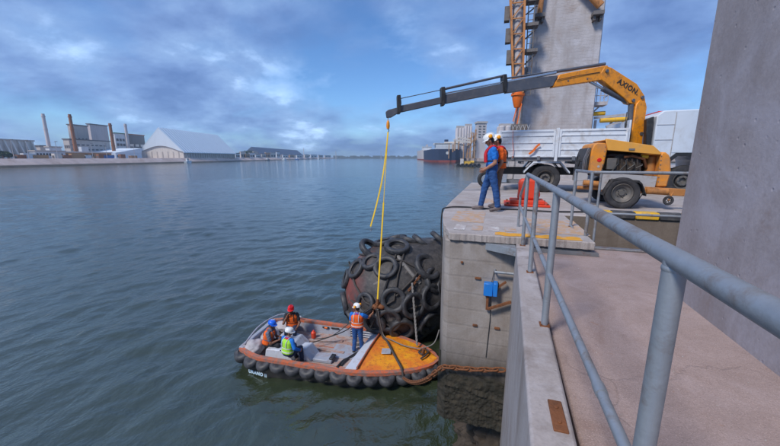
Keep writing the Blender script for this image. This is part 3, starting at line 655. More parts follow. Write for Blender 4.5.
mt = Matrix((dx, cn.cross(dx).normalized() if cn.cross(dx).z > 0 else -cn.cross(dx).normalized(), cn)).transposed().to_4x4(); mt.translation = (pa + pb) / 2
inst('lettering', tm, inner, mt)
for x, y in ((639, 98), (604, 72), (630, 101)):
    m = MB(); q = cp(x, y); m.cyl(q - cn * .17, q + cn * .17, .055, n=14); P('pivot_pin', m, 'm_boom', .005, inner)
outer = plate_poly('outer_boom', [(605.5, 66), (606, 76), (600, 80.5), (551, 87.8), (558, 75.2), (600, 66.8)], .24, 'm_crane')
for x in (566, 585): m = MB(); q = cp(x, 81.5 - (x - 566) * .1); m.cyl(q, q + cn * .13, .025, n=10); P('bolt', m, 'm_boom', 0, outer)
def tele(name, px, w): return plate_poly(name, px, w, 'm_boom')
tele('telescope', [(505, 81.5), (556.5, 75.8), (551.5, 86.6), (505, 93.4)], .20)
tele('telescope', [(443, 95), (506, 82.6), (506, 92.2), (443, 104.2)], .165)
tele('telescope', [(399, 106), (444, 96.5), (444, 103), (399, 112.8)], .13)
tele('boom_tip', [(385.5, 112), (388, 110), (400, 107), (400, 112), (391, 117.5), (386.5, 117.8)], .17)
for x, y, h in ((398.5, 103.5, 17), (442.3, 95.5, 17), (503.5, 82.5, 16)):
    br = plate_poly('clamp', [(x - 1.8, y - h * .46), (x + 1.8, y - h * .48), (x + 2.6, y), (x + 1.6, y + h * .6), (x - 1.2, y + h * .62), (x - 1.6, y)], .27, 'm_black', bevel=.01)
def rod(name, a, b, r, mat, off=0.0): m = MB(); m.cyl(cp(*a, off), cp(*b, off), r, n=12); return P(name, m, mat)
rod('extension_cylinder', (442, 89.5), (504, 75.5), .038, 'm_boom'); rod('extension_rod', (400, 98.5), (442, 89.6), .013, 'm_boom')
rod('extension_cylinder', (505, 82), (556, 72.5), .045, 'm_chrome', .06); rod('extension_rod', (444, 93.5), (505, 81.5), .022, 'm_chrome', .05)
rod('extension_cylinder', (505, 78.5), (556, 71), .03, 'm_boom', -.05); rod('extension_cylinder', (554, 71.8), (605, 63.8), .05, 'm_boom')
hc = rod('hydraulic_cylinder', (602.5, 88.5), (627.5, 101.5), .085, 'm_boom'); m = MB(); m.cyl(cp(590, 81.8), cp(603, 88.8), .045, n=12); P('piston_rod', m, 'm_chrome', 0, hc)
hc = rod('hydraulic_cylinder', (631, 104.5), (629, 135), .085, 'm_boom', .05); m = MB(); m.cyl(cp(629, 135, .05), cp(628, 150, .05), .045, n=12); P('piston_rod', m, 'm_chrome', 0, hc)
for k in range(3):
    m = MB(); m.tube([cp(627 + k, 112 + 4 * k, .1), cp(625 + k, 124, .16), cp(624.5 + k, 138, .18), cp(627 + k, 150, .15)], .014, 6); P('hydraulic_hose', m, 'm_black')
m = MB(); m.tube([cp(600, 72, .13), cp(575, 76, .14), cp(556, 80, .14)], .01, 6); P('hydraulic_hose', m, 'm_black', 0, outer)

# hoisting gear hanging from the tip
tip = cp(388, 116)
hook = thing('crane_hook', tip, 'orange hook block hanging from the dark boom tip', 'hook')
def hz(y): return at_plane(386.5, y, tip, cn).z
m = MB(); m.cyl((tip.x, tip.y, hz(121)), tip, .012, n=8); m.lathe([(.0, 0), (.045, .01), (.06, .1), (.05, .2), (.03, .26), (0, .28)], (tip.x, tip.y, hz(129)), n=14); m.build('hook_block', 'm_crane', hook)
m = MB(); m.tube([V((tip.x + .03 * math.sin(a) + .0, tip.y, hz(130.5) + .045 * math.cos(a))) for a in [R(-20 + 30 * i) for i in range(9)]], [.014] * 6 + [.011, .008, .005], 8); m.build('hook_claw', 'm_boom', hook)
hk = V((tip.x, tip.y, hz(132)))
FC, FR = V((-3.72, 12.36, 1.45)), 2.02                               # fender centre and radius
def on_ball(x, y, rad=FR):
    r = ray(x, y).normalized(); o = E0 - FC; b = r.dot(o); c = o.dot(o) - rad * rad; q = max(0.0, b * b - c); return E0 + r * (-b - math.sqrt(q))
def flat_band(pts, w, t=.012, nrm=None):
    m = MB(); n_ = nrm or V((-.3, -1, 0)).normalized(); vs = []
    for i, p in enumerate(pts):
        d = (pts[min(i + 1, len(pts) - 1)] - pts[max(i - 1, 0)]).normalized(); x = d.cross(n_).normalized(); k = n_
        vs += [p - x * w / 2 - k * t / 2, p + x * w / 2 - k * t / 2, p + x * w / 2 + k * t / 2, p - x * w / 2 + k * t / 2]
    fs = [(0, 1, 2, 3), tuple(range(len(vs) - 1, len(vs) - 5, -1))]
    for i in range(len(pts) - 1):
        for k in range(4): fs.append((4 * i + k, 4 * i + (k + 1) % 4, 4 * i + 4 + (k + 1) % 4, 4 * i + 4 + k))
    return m.add(vs, fs)
sa = on_ball(379.5, 300) + V((0, -.22, 0))
pts = [hk.lerp(sa, i / 20) for i in range(21)]
ls = flat_band(pts[:9], .022, .010); s1 = ls.build('lifting_sling', 'm_strap')
tag(s1, 'taut yellow lifting sling from crane hook to the rubber fender', 'sling')
flat_band(pts[8:], .055, .014).build('wide_webbing', 'm_strap', s1)
e = at_plane(373, 226, hk, cn) + V((-.05, -.1, 0))
pts = [hk.lerp(e, i / 16) + V((0.10 * math.sin(math.pi * i / 16), 0, 0)) + cn * (.02 * math.sin(i)) for i in range(17)]
s2 = flat_band(pts, .052, .012).build('loose_sling', 'm_strap'); tag(s2, 'loose yellow sling dangling with a small hook at its end', 'sling')
m = MB(); m.tube([e + V((.035 * math.sin(a), 0, -.05 - .05 * (1 - math.cos(a)))) for a in [R(-30 + 30 * i) for i in range(9)]], .012, 6); m.build('end_hook', 'm_steel', s2)
# ================================================================ COMPRESSOR TRAILER
cyp = 9.70
comp = thing('compressor_trailer', (3.0, 10.2, QZ), 'weathered orange towed air compressor with its engine bay open', 'compressor')
def cxz(x, y): p = at_y(x, y, cyp); return (p.x, p.z)
def CP(name, px, y0, y1, mat, bevel=.012, parent=None):
    m = MB(); m.prism([cxz(*p) for p in px], y0, y1, 'Y'); return m.build(name, mat, parent or comp, bevel=bevel)
W0, W1 = 9.72, 10.95
rear = CP('rear_shell', [(588.5, 173), (592, 150), (594.5, 144.5), (598, 142.5), (606.5, 142.8), (607.5, 150), (605, 163), (601.5, 173)], W0, W1, 'm_comp', .025)
m = MB(); q = at_y(599.5, 160, W0 - .012); m.cyl(q, q + V((0, .03, 0)), .052, n=16); m.build('tail_lamp', 'm_red', rear, bevel=.008)
m = MB(); q = at_y(598.5, 166.5, W0 - .006); m.cyl(q, q + V((0, .02, 0)), .03, n=12); m.build('marker_disc', 'm_greypanel', rear)
for i in range(6): m = MB(); q = at_y(605.5 - i * .7, 147 + i * 4.5, W0 - .006); m.cyl(q, q + V((0, .02, 0)), .013, n=6); m.build('bolt', 'm_steel', rear)
CP('radiator_core', [(583.5, 173), (586, 158), (590.5, 147.5), (592.5, 147.5), (589, 173)], W0 + .06, W1 - .06, 'm_black', .02)
for i in range(6):
    m = MB(); a = cxz(582.8 + i * .4, 172 - i * 1.2); b = cxz(589.3 + i * .35, 147.5 + i * .7)
    m.tube([V((a[0] + .03 * i, W0 + .03 + .02 * i, a[1])), V(((a[0] + b[0]) / 2 - .05 + .03 * i, W0 + .02 + .02 * i, (a[1] + b[1]) / 2)), V((b[0] + .02 * i, W0 + .03 + .02 * i, b[1]))], .012, 6); m.build('grille_bar', 'm_steel', comp)
front = CP('front_shell', [(656, 187), (659.5, 172), (661, 157), (662, 151.8), (666.5, 152.2), (670, 155), (671.5, 160), (671.8, 173), (667.5, 187)], W0, W1, 'm_comp', .03)
for i in range(7): m = MB(); q = at_y(661.8 - i * .55, 156 + i * 4.3, W0 - .006); m.cyl(q, q + V((0, .02, 0)), .012, n=6); m.build('bolt', 'm_steel', front)
lid = CP('hood', [(606, 138.5), (610, 139), (654, 145.6), (661.5, 152.5), (661, 154.8), (607.5, 150.2)], W0 - .01, W0 + .06, 'm_complid', .012)
m = MB(); A = [cxz(*p) for p in ((606.5, 139.2), (654, 146.2), (661, 152.8))]
m.prism(A + [(x, z - .03) for x, z in reversed(A)], W0 + .061, W1, 'Y'); m.build('hood_top', 'm_complid', comp, bevel=.01)
m = MB(); q = at_y(632, 149.2, W0 - .03); m.box((q.x - .06, W0 - .03, q.z - .02), (q.x + .06, W0 - .011, q.z + .02)); m.build('hood_latch', 'm_steel', lid)
CP('floor_pan', [(600, 173), (657, 176), (656, 179), (601, 177)], W0 + .02, W1, 'm_engine')
m = MB(); a = cxz(603, 150); b = cxz(659, 178); m.box((a[0], W1 - .04, b[1]), (b[0], W1, a[1] + .1)); m.build('back_panel', 'm_engine', comp)
eng = CP('engine_block', [(617, 174), (617, 156), (622, 153.5), (640, 155.5), (645, 160), (645, 175)], W0 + .18, W1 - .2, 'm_engine', .02)
m = MB()
for i in range(4):
    q = at_y(621 + i * 5.2, 160, W0 + .17); m.cyl(q, q + V((0, .1, 0)), .055, n=10); m.cyl(q + V((0, -.03, .03)), q + V((.05, -.03, -.25)), .022, n=8)
q = at_y(633, 168, W0 + .14); m.cyl(q, q + V((0, .12, 0)), .11, n=14); m.build('manifold', 'm_engine', eng)
m = MB(); a = at_y(624, 157, W0 + .12); b = at_y(644, 159, W0 + .12); m.tube([a, a.lerp(b, .4) + V((0, 0, .05)), b, b + V((.1, .1, -.2))], .035, 8); m.build('exhaust_pipe', 'm_rust', eng)
m = MB(); q = at_y(650, 166, W0 + .3); m.cyl(q - V((0, 0, .25)), q + V((0, 0, .22)), .11, n=16); m.ball(q + V((0, 0, .22)), .11, .11, .05); m.build('air_receiver', 'm_towbar', comp)
m = MB(); q = at_y(645, 156.5, W0 + .15); m.cyl(q - V((.07, 0, 0)), q + V((.06, 0, 0)), .05, n=12); m.build('air_filter', 'm_yellow', comp)
m = MB(); q = at_y(611, 163, W0 + .1); m.box((q.x - .09, W0 + .08, q.z - .16), (q.x + .12, W0 + .2, q.z + .12)); m.build('control_box', 'm_wheelrim', comp, bevel=.01)
for i in range(4):
    m = MB(); a = at_y(612 + i * 8, 171 - i, W0 + .06); b = at_y(618 + i * 8, 158 + 2 * i, W0 + .08); m.tube([a, a.lerp(b, .5) + V((.06, -.02, .02)), b], .016, 6); m.build('engine_hose', 'm_black', comp)
CP('side_panel', [(601.5, 173), (658, 176.5), (654.5, 191.5), (644, 191.5), (640, 181), (610, 179.5), (603, 190), (600, 190)], W0 + .005, W0 + .03, 'm_greypanel', .006)
mg = MB(); pr = [(601.5, 192.5), (604.5, 188), (611.5, 178.6), (636.5, 180.0), (639.5, 183), (643.5, 193.5)]; cc = [cxz(*p) for p in pr]
for (x0, z0), (x1, z1) in zip(cc[:-1], cc[1:]): mg.hexa([(x0, W0 - .2, z0 - .05), (x1, W0 - .2, z1 - .05), (x1, W0 + .03, z1 - .05), (x0, W0 + .03, z0 - .05)], [(x0, W0 - .2, z0), (x1, W0 - .2, z1), (x1, W0 + .03, z1), (x0, W0 + .03, z0)])
mg.build('mudguard', 'm_black', comp)
ct = tyre_mesh('tyre', .385, .20, 'm_rubber', 32, .60)
m = MB(); m.lathe([(0, .03), (.06, .03), (.07, 0), (.12, -.01), (.16, .03), (.20, .04), (.235, .075), (.225, .09), (.20, .06), (.15, -.04), (0, -.04)], n=24)
for k in range(5): a = k * 1.2566; m.cyl((.1 * math.cos(a), .1 * math.sin(a), 0), (.1 * math.cos(a), .1 * math.sin(a), .03), .012, n=6)
cr = m.mesh('rim', 'm_wheelrim')
wc = at_y(621.5, 192.2, 9.62)
wheel(comp, (wc.x, 9.62, QZ + .385), -1, ct, cr); wheel(comp, (wc.x, 11.05, QZ + .385), 1, ct, cr)
m = MB(); m.cyl((wc.x, 9.7, QZ + .385), (wc.x, 11, QZ + .385), .04, n=10); m.build('axle', 'm_steel', comp)
a = at_y(601, 190, 10.0); m = MB(); m.box((a.x, 9.9, a.z - .05), (4.0, 10.0, a.z + .03)); m.box((a.x, 10.7, a.z - .05), (4.0, 10.8, a.z + .03)); m.build('frame', 'm_towbar', comp, bevel=.008)
a = at_y(644, 190, 9.75); b = at_y(690, 193, 9.75); m = MB(); m.beam(a, b, .14, .17); m.cyl(at_y(646, 191, 9.68), at_y(668, 191.5, 9.68), .075, n=14); m.build('tow_bar', 'm_towbar', comp, bevel=.01)
j = at_y(668.3, 200.5, 9.66); m = MB(); m.lathe([(.06, -.025), (.10, -.03), (.115, 0), (.10, .03), (.06, .025)], j, (0, -1, 0), n=20, closed=True)
for k in range(5): t = k * 1.2566; m.cyl(j, j + V((.07 * math.cos(t), 0, .07 * math.sin(t))), .008, n=6)
m.build('jockey_wheel', 'm_rubber', comp)
m = MB(); m.cyl(j, j + V((.12, .05, .28)), .02, n=8); m.build('jockey_leg', 'm_towbar', comp)
a = at_y(602, 188, 9.85); b = at_y(578, 187, 9.85); m = MB(); m.cyl((a.x, 9.85, a.z), (b.x, 9.95, b.z - .02), .05, n=10); m.cyl((a.x, 9.8, a.z + .1), (b.x + .1, 9.8, b.z + .12), .07, n=12); m.build('rear_pipe', 'm_towbar', comp)
m = MB(); a, b = at_y(641, 196, 9.6), at_y(630, 208, 9.6); m.tube([at_y(645, 190, 9.62), a, at_y(637, 202, 9.6), b], .012, 6); m.build('hanging_cable', 'm_black', comp)
m = MB(); q = at_y(578, 161, 10.1); m.tube([q + V((0, .15 * math.cos(t), .15 * math.sin(t))) for t in [i * math.pi / 8 for i in range(16)]], .014, 6, closed=True); m.tube([q, q + V((.25, 0, -.02))], .012, 6); m.build('hand_wheel', 'm_black', comp)

# ================================================================ MOORING BOLLARD, HOSE, EDGE TYRE
bo = thing('mooring_bollard', (.80, 9.55, QZ), 'bright red mooring bollard on its base plate beside the handrail', 'bollard')
m = MB(); m.box((.22, 9.15, QZ + .002), (1.32, 10.0, QZ + .06)); m.box((.36, 9.27, QZ + .06), (1.20, 9.9, QZ + .15)); m.build('base_plate', 'm_bollard', bo, bevel=.015, seg=2)
prof = [(.54, .15), (.55, .28), (.56, .46), (.545, .58), (.57, .66), (.63, .70), (.92, .70), (.99, .66), (1.02, .58), (1.07, .42), (1.10, .28), (1.06, .15)]
m = MB(); m.prism([(x, QZ + z) for x, z in prof], 9.42, 9.72, 'Y'); m.build('horn_head', 'm_bollard', bo, bevel=.07, seg=4)
for x in (.30, 1.26):
    for y in (9.22, 9.93): m = MB(); m.cyl((x, y, QZ + .06), (x, y, QZ + .095), .03, n=6); m.build('bolt', 'm_rust', bo)
pts = [V((-1.20, 8.3, 4.2)), V((-1.27, 8.3, 4.9)), V((-1.26, 8.3, 5.45)), V((-1.15, 8.3, QZ + .022)), V((-.7, 8.55, QZ + .022)), V((-.1, 8.42, QZ + .022)), V((.5, 8.5, QZ + .022)), V((1.2, 8.4, QZ + .022)), V((2.0, 8.6, QZ + .022)), V((3.0, 8.8, QZ + .022))]
def smooth(pts, k=6):
    out = []
    for i in range(len(pts) - 1):
        p0, p1, p2, p3 = pts[max(i - 1, 0)], pts[i], pts[i + 1], pts[min(i + 2, len(pts) - 1)]
        for j in range(k):
            t = j / k; out.append(.5 * ((2 * p1) + (p2 - p0) * t + (2 * p0 - 5 * p1 + 4 * p2 - p3) * t * t + (3 * p1 - p0 - 3 * p2 + p3) * t ** 3))
    return out + [pts[-1]]
m = MB(); m.tube(smooth(pts), .018, 8); tag(m.build('air_hose', 'm_black'), 'thin black hose lying across the quay and over its edge', 'hose')
et = tyre_mesh('edge_tyre', .34, .22, 'm_rubber', 28)
p = at_z(481.5, 188, QZ)
tag(inst('edge_tyre', et, None, mat_from((p.x + .12, p.y + .6, QZ + .33), (.35, -1, .12))), 'old black tyre standing on the quay edge behind the men', 'tyre')

# ================================================================ PNEUMATIC FENDER
AX = V((.72, .62, 0)).normalized(); LEN = 1.7
fen = thing('pneumatic_fender', FC - V((0, 0, FR)), 'huge round black rubber fender covered with old tyres', 'fender')
m = MB(); prof = []
for i in range(15): t = math.pi / 2 * i / 14; prof.append((FR * math.sin(t), -FR * math.cos(t)))
for i in range(15): t = math.pi / 2 * i / 14; prof.append((FR * math.cos(t), LEN + FR * math.sin(t)))
prof[0] = (0, -FR); prof[-1] = (0, LEN + FR)
m.lathe(prof, FC, AX, n=56); m.build('rubber_body', 'm_fender', fen)
# (pixel place, outer radius, tilt of the tyre's axis away from the surface normal)
TY = [((397, 248), .50, (0, 0, 0)), ((357, 269), .42, (0, 0, 0)), ((386, 268), .46, (0, 0, 0)), ((393.5, 300), .46, (.0, 0, 0)), ((413, 305), .48, (.2, 0, 0)), ((426, 268), .56, (-.1, 0, 0)), ((437, 256), .52, (0, 0, 0)),
      ((371, 250), .50, (-.2, .3, -1.6)), ((346, 303), .48, (0, 0, 0)), ((347, 279), .40, (0, 0, 0)), ((440, 288), .50, (.3, 0, 0)), ((410, 241.5), .46, (0, 0, 0)), ((421, 243), .46, (0.2, 0, 0)), ((375, 322), .46, (0, 0, 0)), ((402, 328), .48, (0, 0, 0)), ((428, 322), .50, (0, 0, 0)), ((352, 318), .42, (0, 0, 0)), ((441, 310), .46, (0, 0, 0)), ((439, 240), .46, (0, 0, 0)), ((430, 297), .50, (0, 0, 0)), ((417, 333), .46, (0, 0, 0)), ((388, 334), .44, (0, 0, 0)), ((366, 303), .40, (-.1, 0, .2)), ((384, 243), .44, (0, 0, 0)), ((372, 262), .40, (-.1, 0, .3)), ((389, 319), .46, (0, 0, 0)), ((433, 281), .50, (0, 0, 0)), ((360, 330), .42, (0, 0, 0))]
ft = tyre_mesh('fender_tyre', .5, .22, 'm_tyre_wet', 30, .62)
cent = []
for (x, y), r, tl in TY:
    p = on_ball(x, y); n = (p - FC).normalized(); cent.append((p, n))
    k = r / .5; ax = (n + V(tl)).normalized()
    inst('tyre', ft, fen, mat_from(p + n * .055 * k, ax, (1, .2, .3), (k, k, k)))
rnd = random.Random(4)
for i in range(14):                                         # tyres round the rest of the body, seen from a step aside
    a = rnd.uniform(0, 2 * math.pi); h = rnd.uniform(.2, LEN + 1.2); x_, y_, d_ = frame(AX)
    rr = FR if h < LEN else math.sqrt(max(.2, FR * FR - (h - LEN) ** 2)); n = (x_ * math.cos(a) + y_ * math.sin(a)); p = FC + AX * h + n * rr
    if p.x < -1.4 and n.y < .3 and n.z > -.3 and h < .9: continue
    if p.x > -1.5 and p.y < 18: pass
    if p.z > .2 and p.x < -1.9: inst('tyre', ft, fen, mat_from(p + n * .1, n, (1, .2, .3)))
def strand(name, pxs, r, mat, lift=.05):
    pts = []
    for a, b in zip(pxs[:-1], pxs[1:]):
        for i in range(8): t = i / 8; pts.append((a[0] + (b[0] - a[0]) * t, a[1] + (b[1] - a[1]) * t))
    pts.append(pxs[-1]); pp = []
    for x, y in pts: p = on_ball(x, y); n = (p - FC).normalized(); pp.append(p + n * lift)
    m = MB(); m.tube(pp, r, 7); return m.build(name, mat, fen)
for pxs in ([(350, 262), (356, 285), (366, 302), (378, 308)], [(397, 252), (388, 280), (380, 306)], [(405, 250), (398, 275), (394, 300), (380, 308)], [(378, 308), (398, 312), (420, 305), (436, 292)], [(352, 300), (365, 310), (378, 309)], [(378, 309), (385, 322), (400, 332)], [(360, 255), (380, 258), (404, 262), (428, 275)], [(425, 262), (412, 280), (396, 296)], [(378, 310), (372, 326), (362, 334)]):
    strand('net_rope', pxs, .035, 'm_darkrope')
for pxs in ([(402, 262), (411, 273), (420, 283)], [(398, 256), (404, 266)]): strand('wear_band', pxs, .075, 'm_rope', -.02)
chl = MB(); chl.tube([V((.055 * math.cos(a) + (.03 if math.cos(a) > 0 else -.03), .03 * math.sin(a), 0)) for a in [i * math.pi / 7 for i in range(14)]], .013, 6, closed=True); link_me = chl.mesh('link', 'm_rust')
def chain(root, pts, step, k=1.0, me=None):
    tot = 0; acc = []; last = pts[0]; acc.append(last); i = 0
    for a, b in zip(pts[:-1], pts[1:]):
        L = (b - a).length; d = 0
        while tot + (L - d) >= step: d += step - tot; tot = 0; acc.append(a.lerp(b, d / L))
        tot += L - d
    for j, (a, b) in enumerate(zip(acc[:-1], acc[1:])):
        d = (b - a).normalized(); x, y, _ = frame(d); z = x if j % 2 else y
        mtx = mat_from((a + b) / 2, z, d, (k, k, k)); inst('link', me or link_me, root, mtx)
p0, p1 = on_ball(421, 274), on_ball(407, 292)
for p in (p0, p1): pass
nc = bpy.data.objects.new('net_chain', None); COL.objects.link(nc); nc.parent = fen; nc.location = (0, 0, 0)
chain(nc, [on_ball(421 - 14 * i / 8, 274 + 18 * i / 8) + (on_ball(421 - 14 * i / 8, 274 + 18 * i / 8) - FC).normalized() * .08 for i in range(9)], .12, 1.1)
m = MB(); q = sa; m.lathe([(.05, -.02), (.11, -.03), (.12, .0), (.11, .03), (.05, .02)], q + V((0, .05, -.12)), (.3, -1, .1), n=16, closed=True); m.cyl(q + V((0, 0, -.1)), q + V((0, .02, .12)), .05, n=10); m.ball(q + V((-.1, .05, -.2)), .13, .1, .1); m.ball(q + V((.12, .05, -.16)), .14, .1, .09); m.build('shackle', 'm_rust', fen)

# ================================================================ WORK BOAT  (bow towards +X, built in its own frame: x 0 stern .. 6.4 bow)
BL, BWD = 6.4, 1.33
BO = V((-7.80, 9.02, -.05))
BO = BO + V((0, 0, .0))
boat = thing('work_boat', BO, 'small open work boat with orange foredeck and a row of tyre fenders', 'boat', rz=R(5.8))
def half(x):                                             # half beam at deck level
    t = x / BL
    if t < .16: return BWD * (.76 + .24 * math.sin(math.pi / 2 * t / .16))
    if t < .55: return BWD
    u = (t - .55) / .45
    return BWD * max(.0, 1 - u ** 1.65) ** .60 if u < 1 else 0
def half2(x): return max(half(x), 0.0)
def sheer(x): t = x / BL; return .71 - .20 * t
N = 40; xs = [BL * (1 - math.cos(math.pi * .5 * i / N)) if False else BL * (i / N) ** .92 for i in range(N + 1)]
xs[-1] = BL
m = MB(); rows = []
prof_h = [(0.0, -.40), (.66, -.38), (.93, -.12), (.975, .22), (1.0, None)]
for x in xs:
    hb = half2(x); zt_ = sheer(x); rows.append([(x - (0 if z is None else .10 * (x / BL) ** 4 * (4 - k)), hb * s, zt_ if z is None else z) for k, (s, z) in enumerate(prof_h)])
vs = []; nn = len(prof_h)
for r in rows:
    for p in r: vs.append(p)
    for p in r: vs.append((p[0], -p[1], p[2]))
fs = []
for i in range(N):
    for k in range(nn - 1):
        a = i * 2 * nn + k; b = (i + 1) * 2 * nn + k; fs.append((a, b, b + 1, a + 1))
        a += nn; b += nn; fs.append((a, a + 1, b + 1, b))
for k in range(nn - 1): fs.append((k, k + 1, nn + k + 1, nn + k))
m.add(vs, fs); hull = m.build('hull', 'm_hull', boat, world=False)
# rim along the gunwale
def loop(off, zoff=0.0, x0=0.0):
    st = [(x, half2(x) + off) for x in xs if x >= x0]
    up = [V((x, -h, sheer(x) + zoff)) for x, h in st[:-1]]; tipv = [V((BL + off, 0, sheer(BL) + zoff))]
    return up + tipv + [V((v.x, -v.y, v.z)) for v in reversed(up)]
outl, inl = loop(.045, .03), loop(-.11, .03); m = MB(); n = len(outl)
vs = outl + inl + [v - V((0, 0, .10)) for v in outl] + [v - V((0, 0, .10)) for v in inl]
fs = []
for i in range(n - 1): fs += [(i, i + 1, n + i + 1, n + i), (2 * n + i, 3 * n + i, 3 * n + i + 1, 2 * n + i + 1), (i, 2 * n + i, 2 * n + i + 1, i + 1), (n + i, n + i + 1, 3 * n + i + 1, 3 * n + i)]
m.add(vs, fs); m.build('gunwale', 'm_rim', boat, world=False)
m = MB(); m.box((-.05, -BWD * .75, .48), (.13, BWD * .75, .76)); m.build('transom', 'm_boatgrey', boat, bevel=.02, world=False)
# cockpit: floor, inner walls
XB = 4.15                                                 # where the foredeck begins on the centre line
m = MB(); vs = []; k = [x for x in xs if .1 <= x <= XB + .25]
for x in k: vs += [(x, -half(x) + .17, .28), (x, half(x) - .17, .28)]
m.add(vs, [(2 * i, 2 * i + 2, 2 * i + 3, 2 * i + 1) for i in range(len(k) - 1)]); m.build('cockpit_floor', 'm_boatfloor', boat, world=False)
for sgn in (-1, 1):
    m = MB(); vs = []
    for x in k: vs += [(x, sgn * (half(x) - .165), .27), (x, sgn * (half(x) - .125), sheer(x) - .06), (x, sgn * (half(x) - .10), sheer(x) - .06)]
    m.add(vs, [(3 * i, 3 * i + 3, 3 * i + 4, 3 * i + 1) for i in range(len(k) - 1)]); m.build('inner_wall', 'm_boatgrey', boat, world=False)
yi = BWD - .165
for x0, x1, z0, z1 in ((1.95, 2.22, .50, .57), (2.30, 2.62, .50, .57)):
    m = MB(); m.box((x0, yi - .02, z0), (x1, yi + .01, z1)); o = m.build('scupper', 'm_black', boat, bevel=.02, world=False)
m = MB(); m.cyl((2.05, yi - .03, .535), (2.16, yi - .03, .535), .03, n=8); m.build('stowed_float', 'm_orange', boat, world=False)
m = MB(); m.box((3.0, yi - .05, .28), (3.08, yi + .02, .60)); m.build('frame_rib', 'm_boatgrey', boat, world=False)
for z in (.36, .45, .54): m = MB(); m.cyl((3.08, yi - .03, z), (4.1, yi - .03, z - .03), .018, n=8); m.build('side_pipe', 'm_boatlight', boat, world=False)
for y in (-.7, -.2, .3): m = MB(); m.box((1.4, y, .283), (3.9, y + .012, .30)); m.build('floor_batten', 'm_rim', boat, world=False)
m = MB(); m.box((2.75, -.25, .284), (3.75, .55, .305)); m.build('floor_hatch', 'm_boatgrey', boat, bevel=.006, world=False)
# foredeck
m = MB(); fx = [x for x in xs if x > XB + .2]; vs = []
front_edge = lambda y: XB - .12 + .28 * (y / BWD) ** 2 * 0 + .10 * (y / BWD)
cols = 10; grid = []
for j in range(cols + 1):
    s = -1 + 2 * j / cols; row = []
    x0 = XB + .10 * s
    for i in range(21):
        t = i / 20; x = x0 + (BL - .06 - x0) * t; h = max(half(x) - .11, .0) if x < BL - .1 else .02; row.append((x, s * h, sheer(x) + .015 + .06 * (1 - s * s)))
    grid.append(row)
for row in grid: vs += row
m.add(vs, [(j * 21 + i, (j + 1) * 21 + i, (j + 1) * 21 + i + 1, j * 21 + i + 1) for j in range(cols) for i in range(20)])
fd = m.build('foredeck', 'm_foredeck', boat, world=False)
m = MB(); m.obox((4.72, -.15, .690), (.15, .02, .004), (-.02, .15, 0), (0, 0, .012)); m.build('deck_hatch', 'm_boatgrey', fd, bevel=.01, world=False)
# slanted coaming in front of the foredeck
m = MB(); m.hexa([(XB - .66, -1.12, .29), (XB - .14, -1.13, .29), (XB + .08, 1.13, .29), (XB - .30, 1.10, .29)], [(XB - .52, -1.14, .54), (XB - .13, -1.16, .63), (XB + .07, 1.16, .63), (XB - .22, 1.14, .54)]); m.build('coaming', 'm_boatlight', boat, bevel=.015, world=False)
m = MB(); m.tube([V((XB - .11, -1.16, .665)), V((XB + .0, 0, .71)), V((XB + .11, 1.16, .665))], .03, 8); m.build('coaming_pipe', 'm_rim', boat, world=False)
m = MB(); m.hexa([(1.95, -.62, .285), (2.30, -.62, .285), (2.42, -.10, .285), (2.08, -.10, .285)], [(1.72, -.60, .62), (2.02, -.60, .64), (2.16, -.10, .66), (1.86, -.10, .64)]); m.build('seat_back', 'm_boatlight', boat, bevel=.02, world=False)
m = MB(); m.box((2.35, -.62, .285), (3.0, -.20, .40)); m.build('seat_base', 'm_boatgrey', boat, bevel=.02, world=False)
m = MB(); m.box((2.9, -.58, .40), (3.05, -.28, .46)); m.build('seat_cushion', 'm_black', boat, bevel=.02, world=False)
for i in range(2): m = MB(); m.tube(smooth([V((3.25 + .1 * i, -.75 + .1 * i, .31)), V((3.35 + .05 * i, -.4, .34)), V((3.55, -.1 + .1 * i, .31)), V((3.7, .15, .34)), V((3.75, -.2, .33))]), .035, 8); m.build('coiled_hose', 'm_black', boat, world=False)
for x0, y0, x1, y1 in ((1.5, .55, 2.9, .75), (1.9, .15, 3.2, .05), (3.1, .7, 3.9, .2)): m = MB(); m.beam((x0, y0, .31), (x1, y1, .31), .12, .03); m.build('loose_plank', 'm_boatfloor', boat, bevel=.004, world=False)
m = MB(); m.lathe([(.07, 0), (.09, .0), (.09, .2), (.05, .24), (.03, .28), (.0, .28)], (1.75, .8, .29), n=14); m.build('fuel_can', 'm_bollard', boat, world=False)
m = MB(); m.tube([V((3.45 + (.16 + .012 * (i % 3)) * math.cos(i * .5), .72 + .15 * math.sin(i * .5), .30 + .0025 * i)) for i in range(48)], .014, 6); m.build('rope_coil', 'm_rope', boat, world=False)
# stern lockers and heaped canvas
m = MB(); m.hexa([(.75, -.85, .28), (1.75, -.75, .28), (1.75, .55, .28), (.65, .55, .28)], [(.80, -.80, .66), (1.45, -.65, .60), (1.52, .40, .62), (.80, .50, .66)]); m.build('stern_locker', 'm_boatlight', boat, bevel=.03, world=False)
def lump(name, c, s, seed, mat, amp=.22, sub=4):
    bm = bmesh.new(); bmesh.ops.create_icosphere(bm, subdivisions=sub, radius=1.0)
    for v in bm.verts:
        q = v.co * 1.4 + V((seed, seed * 2, 1)); k = 1 + amp * noise.noise(q) + amp * .6 * noise.noise(q * 2.7); v.co = V((v.co.x * k * s[0] + c[0], v.co.y * k * s[1] + c[1], v.co.z * k * s[2] + c[2]))
    me = bpy.data.meshes.new(name); bm.to_mesh(me); bm.free(); me.materials.append(M[mat])
    for p in me.polygons: p.use_smooth = True
    o = bpy.data.objects.new(name, me); COL.objects.link(o); o.parent = boat; return o
